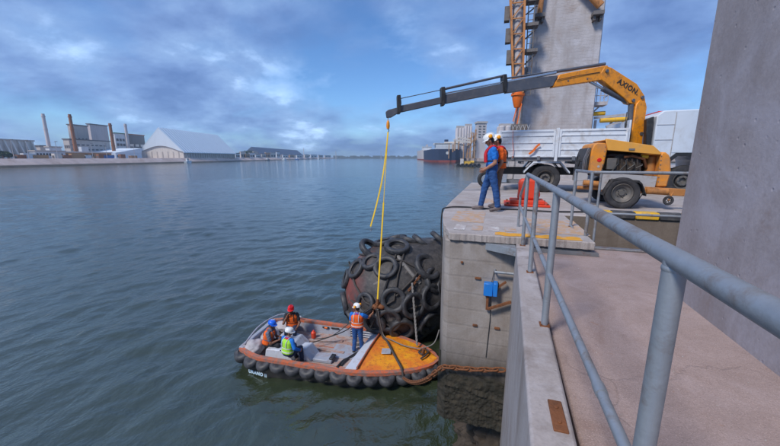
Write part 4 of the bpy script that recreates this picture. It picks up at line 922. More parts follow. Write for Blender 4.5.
lump('canvas_heap', (.30, -.72, .62), (.34, .34, .24), 1.3, 'm_canvas'); lump('canvas_heap', (.35, .15, .55), (.30, .45, .22), 4.1, 'm_canvas'); lump('canvas_heap', (.62, .85, .58), (.45, .28, .20), 7.7, 'm_canvas')
m = MB(); m.tube(smooth([V((.1, -.9, .80)), V((.05, .1, .95)), V((.35, 1.05, .95)), V((1.1, 1.18, .86))]), .03, 8); m.build('stern_rail', 'm_boatgrey', boat, world=False)
# tyre fenders hung along the hull, following its outline
def half_tyre():
    Ro, w = .275, .25; pr = [(.01, -w * .42), (Ro * .60, -w * .52), (Ro * .88, -w * .46), (Ro, -w * .2), (Ro, w * .15), (Ro * .92, w * .40), (Ro * .74, w * .54), (Ro * .45, w * .56), (.01, w * .36)]
    m = MB(); n = 15; k = len(pr); vs = []
    for i in range(n):
        a = math.pi * (-.56 + 1.12 * i / (n - 1)); vs += [V((r * math.cos(a), r * math.sin(a), h)) for r, h in pr]
    m.add(vs, [(i * k + j, (i + 1) * k + j, (i + 1) * k + (j + 1) % k, i * k + (j + 1) % k) for i in range(n - 1) for j in range(k)] + [tuple(range(k)), tuple(range((n - 1) * k, n * k))]); return m.mesh('tyre_fender', 'm_tyre_wet')
bt = half_tyre()
path = loop(.02, 0); acc = 0; prev = path[0]; nxt = .14; pos = []
for q in path[1:]:
    L = (q - prev).length
    while acc + L >= nxt: pos.append((prev.lerp(q, (nxt - acc) / L), (q - prev).normalized())); nxt += .49
    acc += L; prev = q
for q, d in pos:
    nrm = V((d.y, -d.x, 0)); o = bpy.data.objects.new('tyre_fender', bt); COL.objects.link(o); o.parent = boat
    o.matrix_basis = mat_from(V((q.x, q.y, sheer(q.x) - .17 + rnd.uniform(-.015, .015))) - nrm * .055, nrm * rnd.uniform(.25, .6) + V((rnd.uniform(-.12, .12), 0, .9)), nrm + V((rnd.uniform(-.2, .2), 0, 0)), (rnd.uniform(.9, 1.08), rnd.uniform(.93, 1.07), rnd.uniform(.85, 1.15)))
for y in (-.9, -.45, 0, .45, .9):
    o = bpy.data.objects.new('tyre_fender', bt); COL.objects.link(o); o.parent = boat; o.matrix_basis = mat_from((.02, y, .54), (-.4, 0, .9), (-1, 0, 0))
nm = text_mesh('name_lettering', 'URANO II', .15, 'm_letter', .004, .006)
o = bpy.data.objects.new('name_lettering', nm); COL.objects.link(o); o.parent = boat
def hy(x): return -half(x) * .955
d = V((.95, hy(.95) - hy(.3), 0)) - V((.3, 0, 0)); o.matrix_basis = mat_from((.80, -half(.80) * .985 - .035, .125), (-.16, -1, .10), (1, -.16, 0))
# bow ropes and gear
m = MB(); m.tube(smooth([V((5.85, -.3, .66)), V((6.0, -.1, .70)), V((6.05, .15, .66)), V((5.9, .25, .69)), V((5.75, .05, .66)), V((5.9, -.15, .72))]), .028, 7); m.build('bow_rope_coil', 'm_darkrope', fd, world=False)
m = MB(); m.cyl((5.9, 0, .60), (5.9, 0, .83), .05, n=12); m.cyl((5.9, -.14, .77), (5.9, .14, .77), .025, n=8); m.build('bitt', 'm_rust', fd, world=False)
BM = boat.matrix_basis.copy()
def bw(x, y, z): return BM @ V((x, y, z))
def rope(name, label, pts, r, mat='m_rope', k=6):
    m = MB(); m.tube(smooth(pts, k), r, 7); return tag(m.build(name, mat), label, 'rope')
rope('towing_rope', 'dark heavy rope crossing the orange foredeck to the near side', [sa + V((0, -.1, -.2)), bw(4.35, .8, .70), bw(4.6, .42, .725), bw(4.75, .15, .725), bw(4.95, -.2, .70), bw(5.15, -.55, .68), bw(5.34, -.86, .63), bw(5.42, -.99, .42)], .035, 'm_darkrope')
rope('slack_rope', 'thin slack rope lying over the foredeck from fender to bow', [sa + V((.05, -.1, -.2)), bw(4.4, .8, .70), bw(4.8, .5, .705), bw(5.2, .30, .69), bw(5.5, .22, .70), bw(5.8, .16, .74), bw(6.2, .35, .85), bw(6.36, .55, 1.25)], .018)
tw = []
pA, pB = on_ball(413.5, 281) + V((0, -.2, 0)), bw(5.65, .42, .67)
for i in range(41): t = i / 40; d = (pB - pA).normalized(); x, y, _ = frame(d); a = i * 1.3; tw.append(pA.lerp(pB, t) + x * .012 * math.cos(a) + y * .012 * math.sin(a))
m = MB(); m.tube(tw, .030, 7); m.tube([p + (pA.lerp(pB, i / 40) - p) * 2 for i, p in enumerate(tw)], .030, 7); tag(m.build('twisted_rope', 'm_rope'), 'thick pale twisted rope from the fender down to the foredeck', 'rope')
rope('hand_line', 'dark line held from fender across the cockpit to the stern', [on_ball(352, 305) * 1.0 + V((0, -.3, .0)), bw(3.2, .85, .85), bw(2.2, .2, .55), bw(1.35, -.85, .70)], .018, 'm_darkrope')
rope('cockpit_line', 'grey line from the fender into the middle of the cockpit', [sa + V((-.15, -.1, -.1)), bw(3.4, .75, 1.25), bw(2.6, .5, .62), bw(1.95, .35, .50)], .016, 'm_darkrope')
# chain from the bow to the quay face and along it
ch = thing('mooring_chain', (-.85, 5.5, 2.6), 'rusty chain sagging from the bow and along the quay face', 'chain')
q0 = bw(5.42, -.99, .42)
path = bez(q0, V((-.95, 5.52, 2.80)), .14, 20)[:-1] + [V((-.86, 5.53, 2.92)), V((-.74, 5.5, 3.07)), V((-.2, 5.49, 3.13)), V((.36, 5.49, 3.24))]
chain(ch, path, .125, 1.25)

# ================================================================ SHIPLOADER CHUTE AND STEELWORK BY THE PYLON
ld = thing('loading_chute', (.8, 21, QZ), 'rust brown lattice loading chute hanging beside the tall pylon', 'loading chute')
def L3(z, i, j): u = (z - 10.3) / 14; cx = .83 - .072 * (z - 10.3); w = .24 + .022 * (z - 10.3); return V((cx + i * w, 21 + j * w, z))
zz = [10.3 + k * .75 for k in range(18)]
for i in (-1, 1):
    for j in (-1, 1): m = MB(); m.beam(L3(zz[0], i, j), L3(zz[-1], i, j), .11, .11); m.build('chord', 'm_truss', ld)
for z0, z1 in zip(zz[:-1], zz[1:]):
    m = MB()
    for s in (-1, 1): m.beam(L3(z0, -1, s), L3(z1, 1, s), .05, .05); m.beam(L3(z0, s, -1), L3(z1, s, 1), .05, .05); m.beam(L3(z1, -1, s), L3(z1, 1, s), .05, .05)
    m.build('bracing', 'm_truss', ld)
m = MB(); m.cyl(L3(9.9, 0, 0), L3(23, 0, 0), .22, .30, n=14); m.build('inner_pipe', 'm_pylon', ld)
c0 = L3(10.2, 0, 0); m = MB(); m.lathe([(.30, .25), (.31, 0), (.36, 0), (.36, -.12), (.30, -.14), (.28, -.3), (.20, -.62), (.15, -.75)], c0 + V((0, 0, .1)), n=16); m.build('spout', 'm_orange', ld)
for dx, dz in ((-.16, -.95), (.05, -1.15)): m = MB(); m.beam(c0 + V((dx + .18, -.05, -.45)), c0 + V((dx, -.05, -.45 + dz)), .14, .05); m.build('spout_flap', 'm_orange', ld)
m = MB(); m.cyl(c0 + V((.02, .2, -2.2)), c0 + V((.02, .2, -.5)), .09, n=10); m.build('drop_pipe', 'm_pylon', ld)
m = MB(); b0 = at_y(519, 127, 21); m.box((b0.x - .42, 20.8, b0.z - .4), (b0.x + .42, 21.6, b0.z + .15))
m.build('foot_box', 'm_gantry', ld)
for k in range(5):
    x = b0.x - .4 + k * .2; m = MB(); m.beam((x, 20.79, b0.z - .35), (x + .16, 20.79, b0.z + .1), .03, .03); m.beam((x + .16, 20.78, b0.z - .35), (x, 20.78, b0.z + .1), .03, .03); m.build('lattice_bar', 'm_greypanel', ld)
for z in (12.2, 13.3, 14.4): c = L3(z, -1.6, 0); m = MB(); m.box((c.x - .14, 20.8, z - .35), (c.x + .14, 21.2, z + .35)); m.build('service_box', 'm_gantry', ld)
for z in (10.9, 12.4, 13.7, 14.9): m = MB(); c = L3(z, 1.4, 0); m.box((c.x - .1, 20.9, z), (c.x + .6, 21.5, z + .16)); m.beam((c.x, 21, z - .6), (c.x + .55, 21.8, z + .05), .06, .06); m.build('ladder_landing', 'm_gantry', ld)
pass
m = MB(); a, b = L3(10.2, 1.5, .2), L3(22, 1.8, .2)
m.beam(a, b, .05, .05); m.beam(a + V((.3, 0, 0)), b + V((.3, 0, 0)), .05, .05)
for k in range(40): t = k / 40; q = a.lerp(b, t); m.beam(q, q + V((.3, 0, 0)), .03, .03)
m.build('ladder', 'm_gantry', ld)
# platform and yellow beams to the right of the pylon
pf = thing('service_platform', (5.2, 23, QZ), 'small railed steel platform and yellow beams right of the pylon', 'platform')
PY = 23.0
def q3(x, y, Y=PY): return at_y(x, y, Y)
m = MB(); a, b = q3(593, 105), q3(605.5, 104); m.hexa([V((a.x, 22.6, a.z - .06)), V((b.x, 22.6, a.z - .06)), V((b.x, 23.6, a.z - .06)), V((a.x, 23.6, a.z - .06))], [V((a.x, 22.6, a.z + .12)), V((b.x, 22.6, a.z + .12)), V((b.x, 23.6, a.z + .12)), V((a.x, 23.6, a.z + .12))]); m.build('grating', 'm_pylon', pf)
for dz in (.45, .85):
    m = MB(); m.tube([V((a.x, 22.62, a.z + dz)), V((b.x, 22.62, a.z + dz)), V((b.x, 23.58, a.z + dz))], .025, 6); m.build('platform_rail', 'm_greypanel', pf)
for k in range(4): x = a.x + (b.x - a.x) * (k + .3) / 3.3; m = MB(); m.cyl((x, 22.62, a.z + .1), (x, 22.62, a.z + .87), .022, n=6); m.build('platform_post', 'm_greypanel', pf)
m = MB(); m.beam(q3(601, 105), q3(593, 112), .08, .08); m.build('strut', 'm_greypanel', pf)
m = MB(); m.cyl(q3(592, 114), q3(605, 113), .12, n=12); m.build('yellow_beam', 'm_yellow', pf)
m = MB(); m.cyl(q3(600, 120.5), q3(627, 119), .13, n=12); m.build('yellow_beam', 'm_yellow', pf)
m = MB(); m.beam(q3(594, 118), q3(632, 114), .1, .14); m.build('gangway', 'm_greypanel', pf)
m = MB(); m.beam(q3(606, 127), q3(620, 122), .1, .16); m.build('gangway', 'm_greypanel', pf)
for x in (596, 612, 624): m = MB(); p = q3(x, 120); m.beam((p.x, PY + .1, QZ), (p.x, PY + .1, p.z), .12, .12); m.build('support_leg', 'm_greypanel', pf)
# ================================================================ PEOPLE
def ring_loft(mb, rings, n=18):            # rings = (centre, xdir, ydir, rx, ry)
    vs = []
    for c, x, y, rx_, ry_ in rings:
        for k in range(n):
            a = 2 * math.pi * k / n; ca, sa_ = math.cos(a), math.sin(a)
            vs.append(c + x * (rx_ * math.copysign(abs(ca) ** .85, ca)) + y * (ry_ * math.copysign(abs(sa_) ** .85, sa_)))
    m_ = len(rings)
    fs = [(i * n + k, i * n + (k + 1) % n, (i + 1) * n + (k + 1) % n, (i + 1) * n + k) for i in range(m_ - 1) for k in range(n)]
    fs += [tuple(range(n - 1, -1, -1)), tuple(range((m_ - 1) * n, m_ * n))]; mb.add(vs, fs)
def capsule(mb, p0, p1, r0, r1, n=12):
    mb.cyl(p0, p1, r0, r1, n); mb.ball(p0, r0, n=n, m=8); mb.ball(p1, r1, n=n, m=8)
def remeshed(mb, vox, sm=4):
    me = mb.mesh('tmp', 'k_skin', False); o = bpy.data.objects.new('tmp', me); COL.objects.link(o)
    r = o.modifiers.new('r', 'REMESH'); r.mode = 'VOXEL'; r.voxel_size = vox
    s = o.modifiers.new('s', 'SMOOTH'); s.factor = .5; s.iterations = sm
    dg = bpy.context.evaluated_depsgraph_get(); out = bpy.data.meshes.new_from_object(o.evaluated_get(dg))
    bpy.data.objects.remove(o); bpy.data.meshes.remove(me); out.materials.clear(); return out
def seg_dist(p, a, b, ra, rb):
    d = b - a; t = max(0., min(1., (p - a).dot(d) / max(d.length_squared, 1e-9))); return (p - a - d * t).length / (ra + (rb - ra) * t)
def hand(mb, w, d, nrm, side, curl=.5):
    d = d.normalized(); nrm = (nrm - d * nrm.dot(d)).normalized(); s = d.cross(nrm) * side
    mb.obox(w + d * .045, d * .048, s * .038, nrm * .014)
    for k, L in enumerate((.068, .078, .073, .058)):
        b = w + d * .088 + s * (.029 - .0195 * k); c1 = b + (d * math.cos(curl * .6) + nrm * math.sin(curl * .6)) * L * .55
        c2 = c1 + (d * math.cos(curl * 1.7) + nrm * math.sin(curl * 1.7)) * L * .5
        mb.tube([b - d * .012, b, c1, c2], [.009, .0088, .008, .0065], 6)
    b = w + d * .03 + s * .036; mb.tube([b - s * .01, b + (s * .7 + d * .6) * .035, b + (s * .55 + d * .9 + nrm * .3) * .062], [.012, .0105, .008], 6)
def person(label, loc, rz, J, look, helmet, shirt, trousers, boots, vest=None, bands=(), belt=None, skin='k_skin', sleeve='short', muffs=False, collar=None, curl=(.5, .5), vest_t=.022, s=1.0, hair='k_hair', harness=None):
    root = thing('person', loc, label, 'person', rz=rz); root.scale = (s, s, s)
    J = {k: V(v) for k, v in J.items()}
    X = (J['shR'] - J['shL']).normalized()
    spine = [J['pel'], J['chest'], J['neck']]; L1 = (spine[1] - spine[0]).length; L2 = (spine[2] - spine[1]).length
    def sp(t):
        u = t * (L1 + L2)
        return spine[0] + (spine[1] - spine[0]) * (u / L1) if u < L1 else spine[1] + (spine[2] - spine[1]) * ((u - L1) / L2)
    def fr(t):
        d = (sp(min(1, t + .1)) - sp(t - .1)).normalized(); x = (X - d * X.dot(d)).normalized(); return x, d.cross(x).normalized()
    TR = [(-.16, .125, .10), (-.08, .160, .118), (.05, .170, .122), (.3, .155, .108), (.55, .168, .118), (.75, .182, .118), (.88, .160, .098), (.97, .085, .072), (1.05, .055, .058)]
    def rings(sel, gr): return [(sp(t), *fr(t), (a + gr), (b + gr)) for t, a, b in sel]
    mb = MB(); ring_loft(mb, rings([(t, a * 1.1, b * 1.12) for t, a, b in TR], 0))
    segs = []
    def seg(a, b, ra, rb, lab): capsule(mb, a, b, ra, rb); segs.append((a, b, ra, rb, lab))
    segs.append((sp(-.1), sp(.12), .15, .16, 'trousers')); segs.append((sp(.16), sp(.78), .15, .15, 'shirt'))
    H = J['head']; hm = Euler((look[1], 0, look[0])).to_matrix()
    seg(sp(.95), H - V((0, 0, .07)), .056, .052, 'skin')
    for sd_ in ('L', 'R'):
        sh, el, wr = J['sh' + sd_], J['el' + sd_], J['wr' + sd_]
        seg(sp(.86), sh, .075, .072, 'shirt')
        mid = sh.lerp(el, .62)
        if sleeve == 'short': seg(sh, mid, .076, .066, 'shirt'); seg(mid, el, .052, .046, 'skin'); seg(el, wr, .046, .030, 'skin')
        elif sleeve == 'none': seg(sh, el, .056, .042, 'skin'); seg(el, wr, .041, .027, 'skin')
        else: seg(sh, el, .076, .060, 'shirt'); seg(el, wr, .058, .044, 'shirt')
        hp, kn, an, toe = J['hip' + sd_], J['kn' + sd_], J['an' + sd_], J['toe' + sd_]
        seg(hp, kn, .108, .079, 'trousers'); seg(kn, an + (kn - an) * .14, .077, .066, 'trousers')
        seg(an + (kn - an) * .12, an, .048, .05, 'boot'); seg(an - V((0, 0, .02)) - (toe - an) * .18, toe, .048, .040, 'boot')
        segs.append((an - V((0, 0, .05)), toe - V((0, 0, .03)), .05, .05, 'boot'))
    mb.ball(H, .079, .098, .118, 16, 12, hm); mb.ball(H + hm @ V((0, .025, -.055)), .058, .068, .068, 14, 10, hm); segs.append((H, H + V((0, 0, .01)), .11, .11, 'skin'))
    mb.ball(H + hm @ V((0, .104, -.022)), .014, .022, .026, 8, 6, hm)
    mb.ball(H + hm @ V((0, .088, .022)), .05, .016, .014, 10, 6, hm)
    for i in (-1, 1): mb.ball(H + hm @ V((.080 * i, -.005, -.01)), .014, .026, .036, 8, 6, hm)
    me = remeshed(mb, .0125, 3)
    names = {'skin': skin, 'shirt': shirt, 'trousers': trousers, 'boot': boots, 'hair': hair}; order = list(names)
    for k in order: me.materials.append(M[names[k]])
    hi = hm.inverted()
    for p in me.polygons:
        c = p.center; lab = min(segs, key=lambda g_: seg_dist(c, *g_[:4]))[4]
        if lab == 'skin':
            q = hi @ (c - H)
            if q.length < .16 and (q.y < -.02 and q.z > -.075 or q.z > .06) and abs(q.x) < .088: lab = 'hair'
        p.material_index = order.index(lab); p.use_smooth = True
    nrm_ = [v.normal.copy() for v in me.vertices]
    for v, vn in zip(me.vertices, nrm_):
        q = v.co.copy()
        if (q - H).length > .17: v.co = q + vn * (.009 * noise.noise(V((q.x * 13, q.y * 13, q.z * 21))) + .005 * noise.noise(V((q.x * 30 + 3, q.y * 30, q.z * 38))))
    ext = MB()
    for sd_, side, cu in (('L', -1, curl[0]), ('R', 1, curl[1])):
        wr, el = J['wr' + sd_], J['el' + sd_]; d = (wr - el).normalized(); inn = V((-side, .25, 0)); hand(ext, wr - d * .005, d, inn, side * (1 if True else -1), cu)
    e1 = len(ext.f)
    for i in (-1, 1): ext.ball(H + hm @ V((.031 * i, .089, .0)), .0125, .008, .010, 8, 6, hm)
    e2 = len(ext.f); ext.obox(H + hm @ V((0, .090, -.066)), hm @ V((.022, 0, 0)), hm @ V((0, .006, 0)), hm @ V((0, 0, .004)))
    me.materials.append(M['k_eye']); me.materials.append(M['c_red'] if False else M['k_skindark'])
    bm = bmesh.new(); bm.from_mesh(me); base = [bm.verts.new(p) for p in ext.v]
    for i, f in enumerate(ext.f):
        try: nf = bm.faces.new([base[k] for k in f])
        except ValueError: continue
        nf.smooth = True; nf.material_index = 0 if i < e1 else (5 if i < e2 else 6)
    bm.to_mesh(me); bm.free(); me.name = 'body'
    o = bpy.data.objects.new('body', me); COL.objects.link(o); o.parent = root
    if vest:
        t_ = vest_t; VR = [(t, a * 1.1, b * 1.12) for t, a, b in [(.02, .172, .126), (.12, .170, .122), (.3, .158, .112), (.55, .170, .120), (.75, .178, .120), (.87, .152, .102), (.945, .105, .084)]]
        m = MB(); ring_loft(m, rings(VR, t_), 24); vm = remeshed(m, .016, 2); vm.materials.append(M[vest]); vm.name = 'vest'
        for p in vm.polygons: p.use_smooth = True
        vo = bpy.data.objects.new('vest', vm); COL.objects.link(vo); vo.parent = root
        def rad(t):
            for (t0, a0, b0), (t1, a1, b1) in zip(VR[:-1], VR[1:]):
                if t <= t1: u = max(0, (t - t0) / (t1 - t0)); return a0 + (a1 - a0) * u, b0 + (b1 - b0) * u
            return VR[-1][1:]
        for t0, t1, mt_ in bands:
            m = MB(); rr = []
            for t in (t0, (t0 + t1) / 2, t1): a, b = rad(t); rr.append((sp(t), *fr(t), a + t_ + .004, b + t_ + .004))
            ring_loft(m, rr, 24); bo_ = m.build('band', mt_, None, world=False); bo_.parent = vo
        for i in (-1, 1):                                          # shoulder straps
            m = MB(); pts = []
            for t, off in ((.5, 1), (.7, 1), (.86, .95), (.95, .35), (.95, -.35), (.86, -.95), (.7, -1), (.5, -1)):
                x, y = fr(t); a, b = rad(t); pts.append(sp(t) + x * (.088 * i) + y * ((b + t_ + .006) * off) + ((sp(1) - sp(.9)).normalized() * .035 if abs(off) < .5 else V((0, 0, 0))))
            m.tube(smooth(pts, 4), .013, 6); so = m.build('strap', bands[0][2] if bands else 'c_black', None, world=False); so.parent = vo
    if belt:
        m = MB(); rr = [(sp(t), *fr(t), .180, .134) for t in (belt[0], belt[0] + .05)]; ring_loft(m, rr, 24); b_ = m.build('belt', belt[1], None, world=False); b_.parent = root
    if collar:
        m = MB(); rr = [(sp(t), *fr(t), a, b) for t, a, b in ((.84, .15, .115), (.93, .115, .098), (1.0, .078, .075), (1.05, .066, .066))]; ring_loft(m, rr, 20); c_ = m.build('collar', collar, None, world=False); c_.parent = root
    if harness:
        for i in (-1, 1):
            pts = []
            for t, off, xx in ((.32, 1.08, .10), (.5, 1.12, .10), (.7, 1.12, .095), (.86, 1.05, .085), (.97, .45, .085), (1.0, -.45, .075), (.95, -1.1, .03)):
                x, y = fr(t); b_ = .132 if t < .8 else (.112 if t < .9 else .095); pts.append(sp(t) + x * (xx * i) + y * (b_ * off) + (V((0, 0, .02)) if abs(off) < .5 else V((0, 0, 0))))
            m = MB(); m.tube(smooth(pts, 5), .034, 8); b_ = m.build('harness', harness, None, world=False); b_.parent = root
    m = MB(); hh = H + hm @ V((0, -.004, .042))
    prof = [(.121, 0), (.120, .02), (.115, .052), (.102, .085), (.078, .108), (.043, .120), (0, .124)]
    n = 24; vs = []
    for r_, h_ in prof:
        for k in range(n):
            a = 2 * math.pi * k / n; rid = 1 + .03 * max(0, math.cos(a) ** 8 if abs(math.cos(a)) < .0 else 0); vs.append(hh + hm @ V((r_ * math.cos(a) * .93, r_ * math.sin(a) * 1.10, h_)))
    m.add(vs, [(i * n + k, i * n + (k + 1) % n, (i + 1) * n + (k + 1) % n, (i + 1) * n + k) for i in range(len(prof) - 1) for k in range(n)] + [tuple(range(n - 1, -1, -1))])
    for i in (-1, 0, 1): m.tube([hh + hm @ V((.022 * i, 1.12 * r_ * sg, h_ + .004)) for r_, h_, sg in [(p[0], p[1], 1) for p in prof[2:]] + [(p[0], p[1], -1) for p in reversed(prof[2:-1])]], .007, 5)
    ho = m.build('helmet', helmet, None, world=False); ho.parent = root
    m = MB(); vs = []
    for k in range(13):
        a = math.pi * (.08 + .84 * k / 12); vs += [hh + hm @ V((.120 * math.cos(a), .138 * math.sin(a), .004)), hh + hm @ V((.126 * math.cos(a), .138 * math.sin(a) + .055 * math.sin(a) ** 1.5, -.012)), hh + hm @ V((.126 * math.cos(a), .138 * math.sin(a) + .053 * math.sin(a) ** 1.5, -.020)), hh + hm @ V((.118 * math.cos(a), .136 * math.sin(a), -.006))]
    m.add(vs, [(4 * k + j, 4 * k + (j + 1) % 4, 4 * k + 4 + (j + 1) % 4, 4 * k + 4 + j) for k in range(12) for j in range(4)]); b_ = m.build('brim', helmet, None, world=False); b_.parent = ho
    if muffs:
        for i in (-1, 1):
            m = MB(); c = hh + hm @ V((.128 * i, -.03, .045)); m.lathe([(0, -.02), (.040, -.018), (.047, 0), (.040, .028), (.018, .038), (0, .04)], c, hm @ V((i, 0, .25)), n=16); b_ = m.build('ear_muff', 'h_muff', None, world=False); b_.parent = ho
            m = MB(); m.tube([c, hh + hm @ V((.125 * i, -.02, .0))], .006, 5); b_ = m.build('muff_arm', 'm_black', None, world=False); b_.parent = ho
    m = MB(); m.tube([H + hm @ V((.085 * math.cos(a), .02 + .03 * math.sin(a), .04 - .165 * max(0, math.sin(a)))) for a in [math.pi * i / 10 for i in range(11)]], .0045, 5); b_ = m.build('chin_strap', 'm_black', None, world=False); b_.parent = ho
    return root
def stand(**k):
    J = dict(pel=(0, 0, .98), chest=(0, .0, 1.27), neck=(0, -.01, 1.47), head=(0, .035, 1.635), shL=(-.185, 0, 1.41), shR=(.185, 0, 1.41), elL=(-.235, -.02, 1.12), elR=(.235, -.02, 1.12), wrL=(-.235, .10, .90), wrR=(.235, .10, .90),
             hipL=(-.09, 0, .93), hipR=(.09, 0, .93), knL=(-.105, .03, .51), knR=(.105, .03, .51), anL=(-.115, -.02, .09), anR=(.115, -.02, .09), toeL=(-.14, .15, .045), toeR=(.14, .15, .045)); J.update(k); return J
def sit(h, lean=.08, **k):
    z = h + .10
    J = dict(pel=(0, 0, z), chest=(0, lean * .6, z + .29), neck=(0, lean * 1.2, z + .49), head=(0, lean * 1.2 + .045, z + .65), shL=(-.185, lean, z + .43), shR=(.185, lean, z + .43), elL=(-.25, lean + .06, z + .16), elR=(.25, lean + .06, z + .16),
             wrL=(-.14, lean + .26, z + .10), wrR=(.14, lean + .26, z + .10), hipL=(-.10, .02, z - .03), hipR=(.10, .02, z - .03), knL=(-.14, .42, z + .0), knR=(.14, .42, z + .0), anL=(-.15, .44, .09), anR=(.15, .44, .09), toeL=(-.17, .61, .045), toeR=(.17, .61, .045)); J.update(k); return J
# two men on the quay, looking down at the fender
person('man in bright blue shirt and jeans standing at the quay edge looking down', (-.13, 8.22, QZ), R(96),
       stand(head=(0, .075, 1.625), neck=(0, .02, 1.47), elL=(-.23, -.05, 1.13), wrL=(-.19, .15, .99), wrR=(.2, .16, .97), knL=(-.09, -.10, .52), anL=(-.10, -.18, .09), toeL=(-.14, -.02, .045), knR=(.10, .13, .51), anR=(.115, .20, .09), toeR=(.14, .37, .045)),
       (0, R(-24)), 'h_white', 'c_blue', 'c_jeans', 'c_boot', belt=(.36, 'c_black'), collar='c_red', harness='c_red', muffs=True, curl=(.9, .9), s=1.0)
person('man in orange life vest and brown trousers standing behind the blue shirt man', (.02, 8.70, QZ), R(100),
       stand(head=(0, .06, 1.63)), (R(-6), R(-14)), 'h_white', 'c_orange', 'c_khaki', 'c_boot', vest='c_orange', bands=((.28, .33, 'c_black'),), collar='c_red', harness='c_red', muffs=True, s=1.0, vest_t=.035)
# four men in the boat
DZ = .19
person('man in orange reflective vest standing in the boat reaching for the sling', (-4.22, 9.65, DZ), R(8),
       stand(elR=(.36, .16, 1.25), wrR=(.44, .40, 1.30), elL=(-.24, .0, 1.13), wrL=(-.23, .10, .90), head=(-.01, .03, 1.635), anL=(-.13, -.06, .09), toeL=(-.16, .11, .045), anR=(.12, .08, .09), toeR=(.16, .25, .045)),
       (R(62), R(-8)), 'h_white', 'c_blue', 'c_jeans', 'c_bootdark', vest='c_orange', bands=((.10, .16, 'c_silver'), (.34, .40, 'c_silver')), collar='c_red', muffs=True, curl=(.6, 1.1))
pA_ = at_z(263, 347, .62)
person('man in blue helmet and orange life vest sitting at the boat stern', (pA_.x, pA_.y + .25, DZ), R(-78), sit(.36, .12, wrL=(-.05, .42, .66), wrR=(.10, .44, .62), elL=(-.23, .22, .56), elR=(.24, .22, .56)), (R(-4), R(-12)), 'h_blue', 'c_grey', 'c_black', 'c_bootdark', vest='c_orange', bands=((.35, .40, 'c_grey'),), skin='k_skindark', vest_t=.035, curl=(1.0, 1.0))
pB_ = at_z(290, 327, .76)
person('man in red helmet and dark shirt sitting with a hand at his face', (pB_.x, pB_.y + .15, DZ), R(204), sit(.46, .02, elR=(.28, .16, .72), wrR=(.10, .20, 1.06), elL=(-.28, .10, .70), wrL=(-.22, .36, .62)), (R(-4), R(-6)), 'h_red', 'c_black', 'c_darkjeans', 'c_bootdark', vest='c_orange', bands=((.30, .35, 'c_black'),), skin='k_skindark', vest_t=.035, curl=(.8, 1.2))
pC_ = at_z(285, 356, .74)
person('man in white helmet and lime vest sitting on the near gunwale with his back turned', (pC_.x - .05, pC_.y + .21, DZ), R(-14), sit(.43, .05, elL=(-.27, .06, .74), elR=(.29, .03, .74), wrL=(-.27, .26, .60), wrR=(.30, .22, .60)), (R(-48), R(-10)), 'h_white', 'c_blue', 'c_darkjeans', 'c_bootdark', vest='c_lime', bands=((.12, .18, 'c_silver'), (.36, .42, 'c_silver')), collar='c_red', sleeve='long', curl=(.7, .7))
# ================================================================ FAR BANK (parallel to the line of sight, about 260 m to the left)
FF = FPX * math.cos(PITCH) + 65.7 * math.sin(PITCH)       # forward component of a level sight line
def fx_(px, r): return FF * r / (px - 390)                # distance ahead where a level sight line meets the plane "r metres right"
def hz_(y, f): return EYE + (157.3 - y) / FF * f          # height seen at pixel row y at that distance
def fparent(name, r, f, z, label, cat, group=None): return thing(name, far(r, f, z), label, cat, group, rz=YAW)
def FB(parent, name, mat, lo, hi): m = MB(); m.box(lo, hi); return m.build(name, mat, parent, world=False, smooth=False)
def fmat(name, base, var=.12, dirt=None, damt=.35, streak=True):
    t = NT(name); v = t.coord(); vs = t.coord((1, 1, .12))
    c = t.mix(t.noise(v, .12, 5, .6), sc(base, 1 - var), sc(base, 1 + var))
    c = t.mix(t.ramp(t.noise(vs, .5, 5, .65), [(.48, 0.), (.72, damt)]), c, dirt or sc(base, .55))
    return t.fin(c, .8)
fmat('f_white', (.62, .66, .70)); fmat('f_roof', (.66, .74, .82), .05, (.5, .54, .6), .3); fmat('f_grey', (.47, .43, .40)); fmat('f_dark', (.13, .125, .13)); fmat('f_rust', (.30, .12, .05), .25, (.14, .06, .03), .7)
fmat('f_cream', (.66, .61, .56)); fmat('f_navyroof', (.075, .10, .17), .1); fmat('f_orange', (.44, .25, .12)); fmat('f_glassd', (.03, .035, .045)); fmat('f_stack', (.52, .48, .48)); fmat('f_navy', (.02, .035, .085)); fmat('f_redhull', (.32, .06, .035)); fmat('f_green', (.05, .13, .06)); fmat('f_tree', (.05, .075, .035), .4)
fmat('f_yellow', (.70, .42, .05)); fmat('f_blue', (.06, .16, .42)); fmat('f_shore', (.14, .15, .13), .4)
BZ = 5.9
mb = MB(); bank = [(-258, 60), (-258, 420), (-262, 520), (-274, 700), (-292, 1000), (-320, 1500), (-345, 2100)]
toe = [far(r + 6, f, -1) for r, f in bank]; top = [far(r - 4, f, BZ) for r, f in bank]; land = [far(-2600, f, BZ) for r, f in bank]
n = len(bank); mb.add(toe + top + land, [(i, i + 1, n + i + 1, n + i) for i in range(n - 1)] + [(n + i, n + i + 1, 2 * n + i + 1, 2 * n + i) for i in range(n - 1)])
tag(mb.build('far_bank', 'm_bank', smooth=False), 'pale sloping stone bank on the opposite side', 'bank', kind='structure')
def chim(px_top, px_bot, y_top, r, rad, mat, label):
    f = fx_(px_bot, r); h = hz_(y_top, f) - BZ
    o = fparent('chimney', r, f, BZ, label, 'chimney')
    m = MB(); m.lathe([(rad * 1.15, 0), (rad, h * .3), (rad * .82, h), (rad * .66, h), (rad * .66, h - 2)], n=16); m.build('stack', mat, o, world=False)
    for k in (.35, .65, .93): m = MB(); m.lathe([(rad * 1.05, h * k), (rad * 1.1, h * k + .5), (rad * 1.05, h * k + 1)], n=16); m.build('ring', mat, o, world=False)
chim(45, 51, 115.5, -345, 1.6, 'f_stack', 'slender grey chimney standing alone left of the power station')
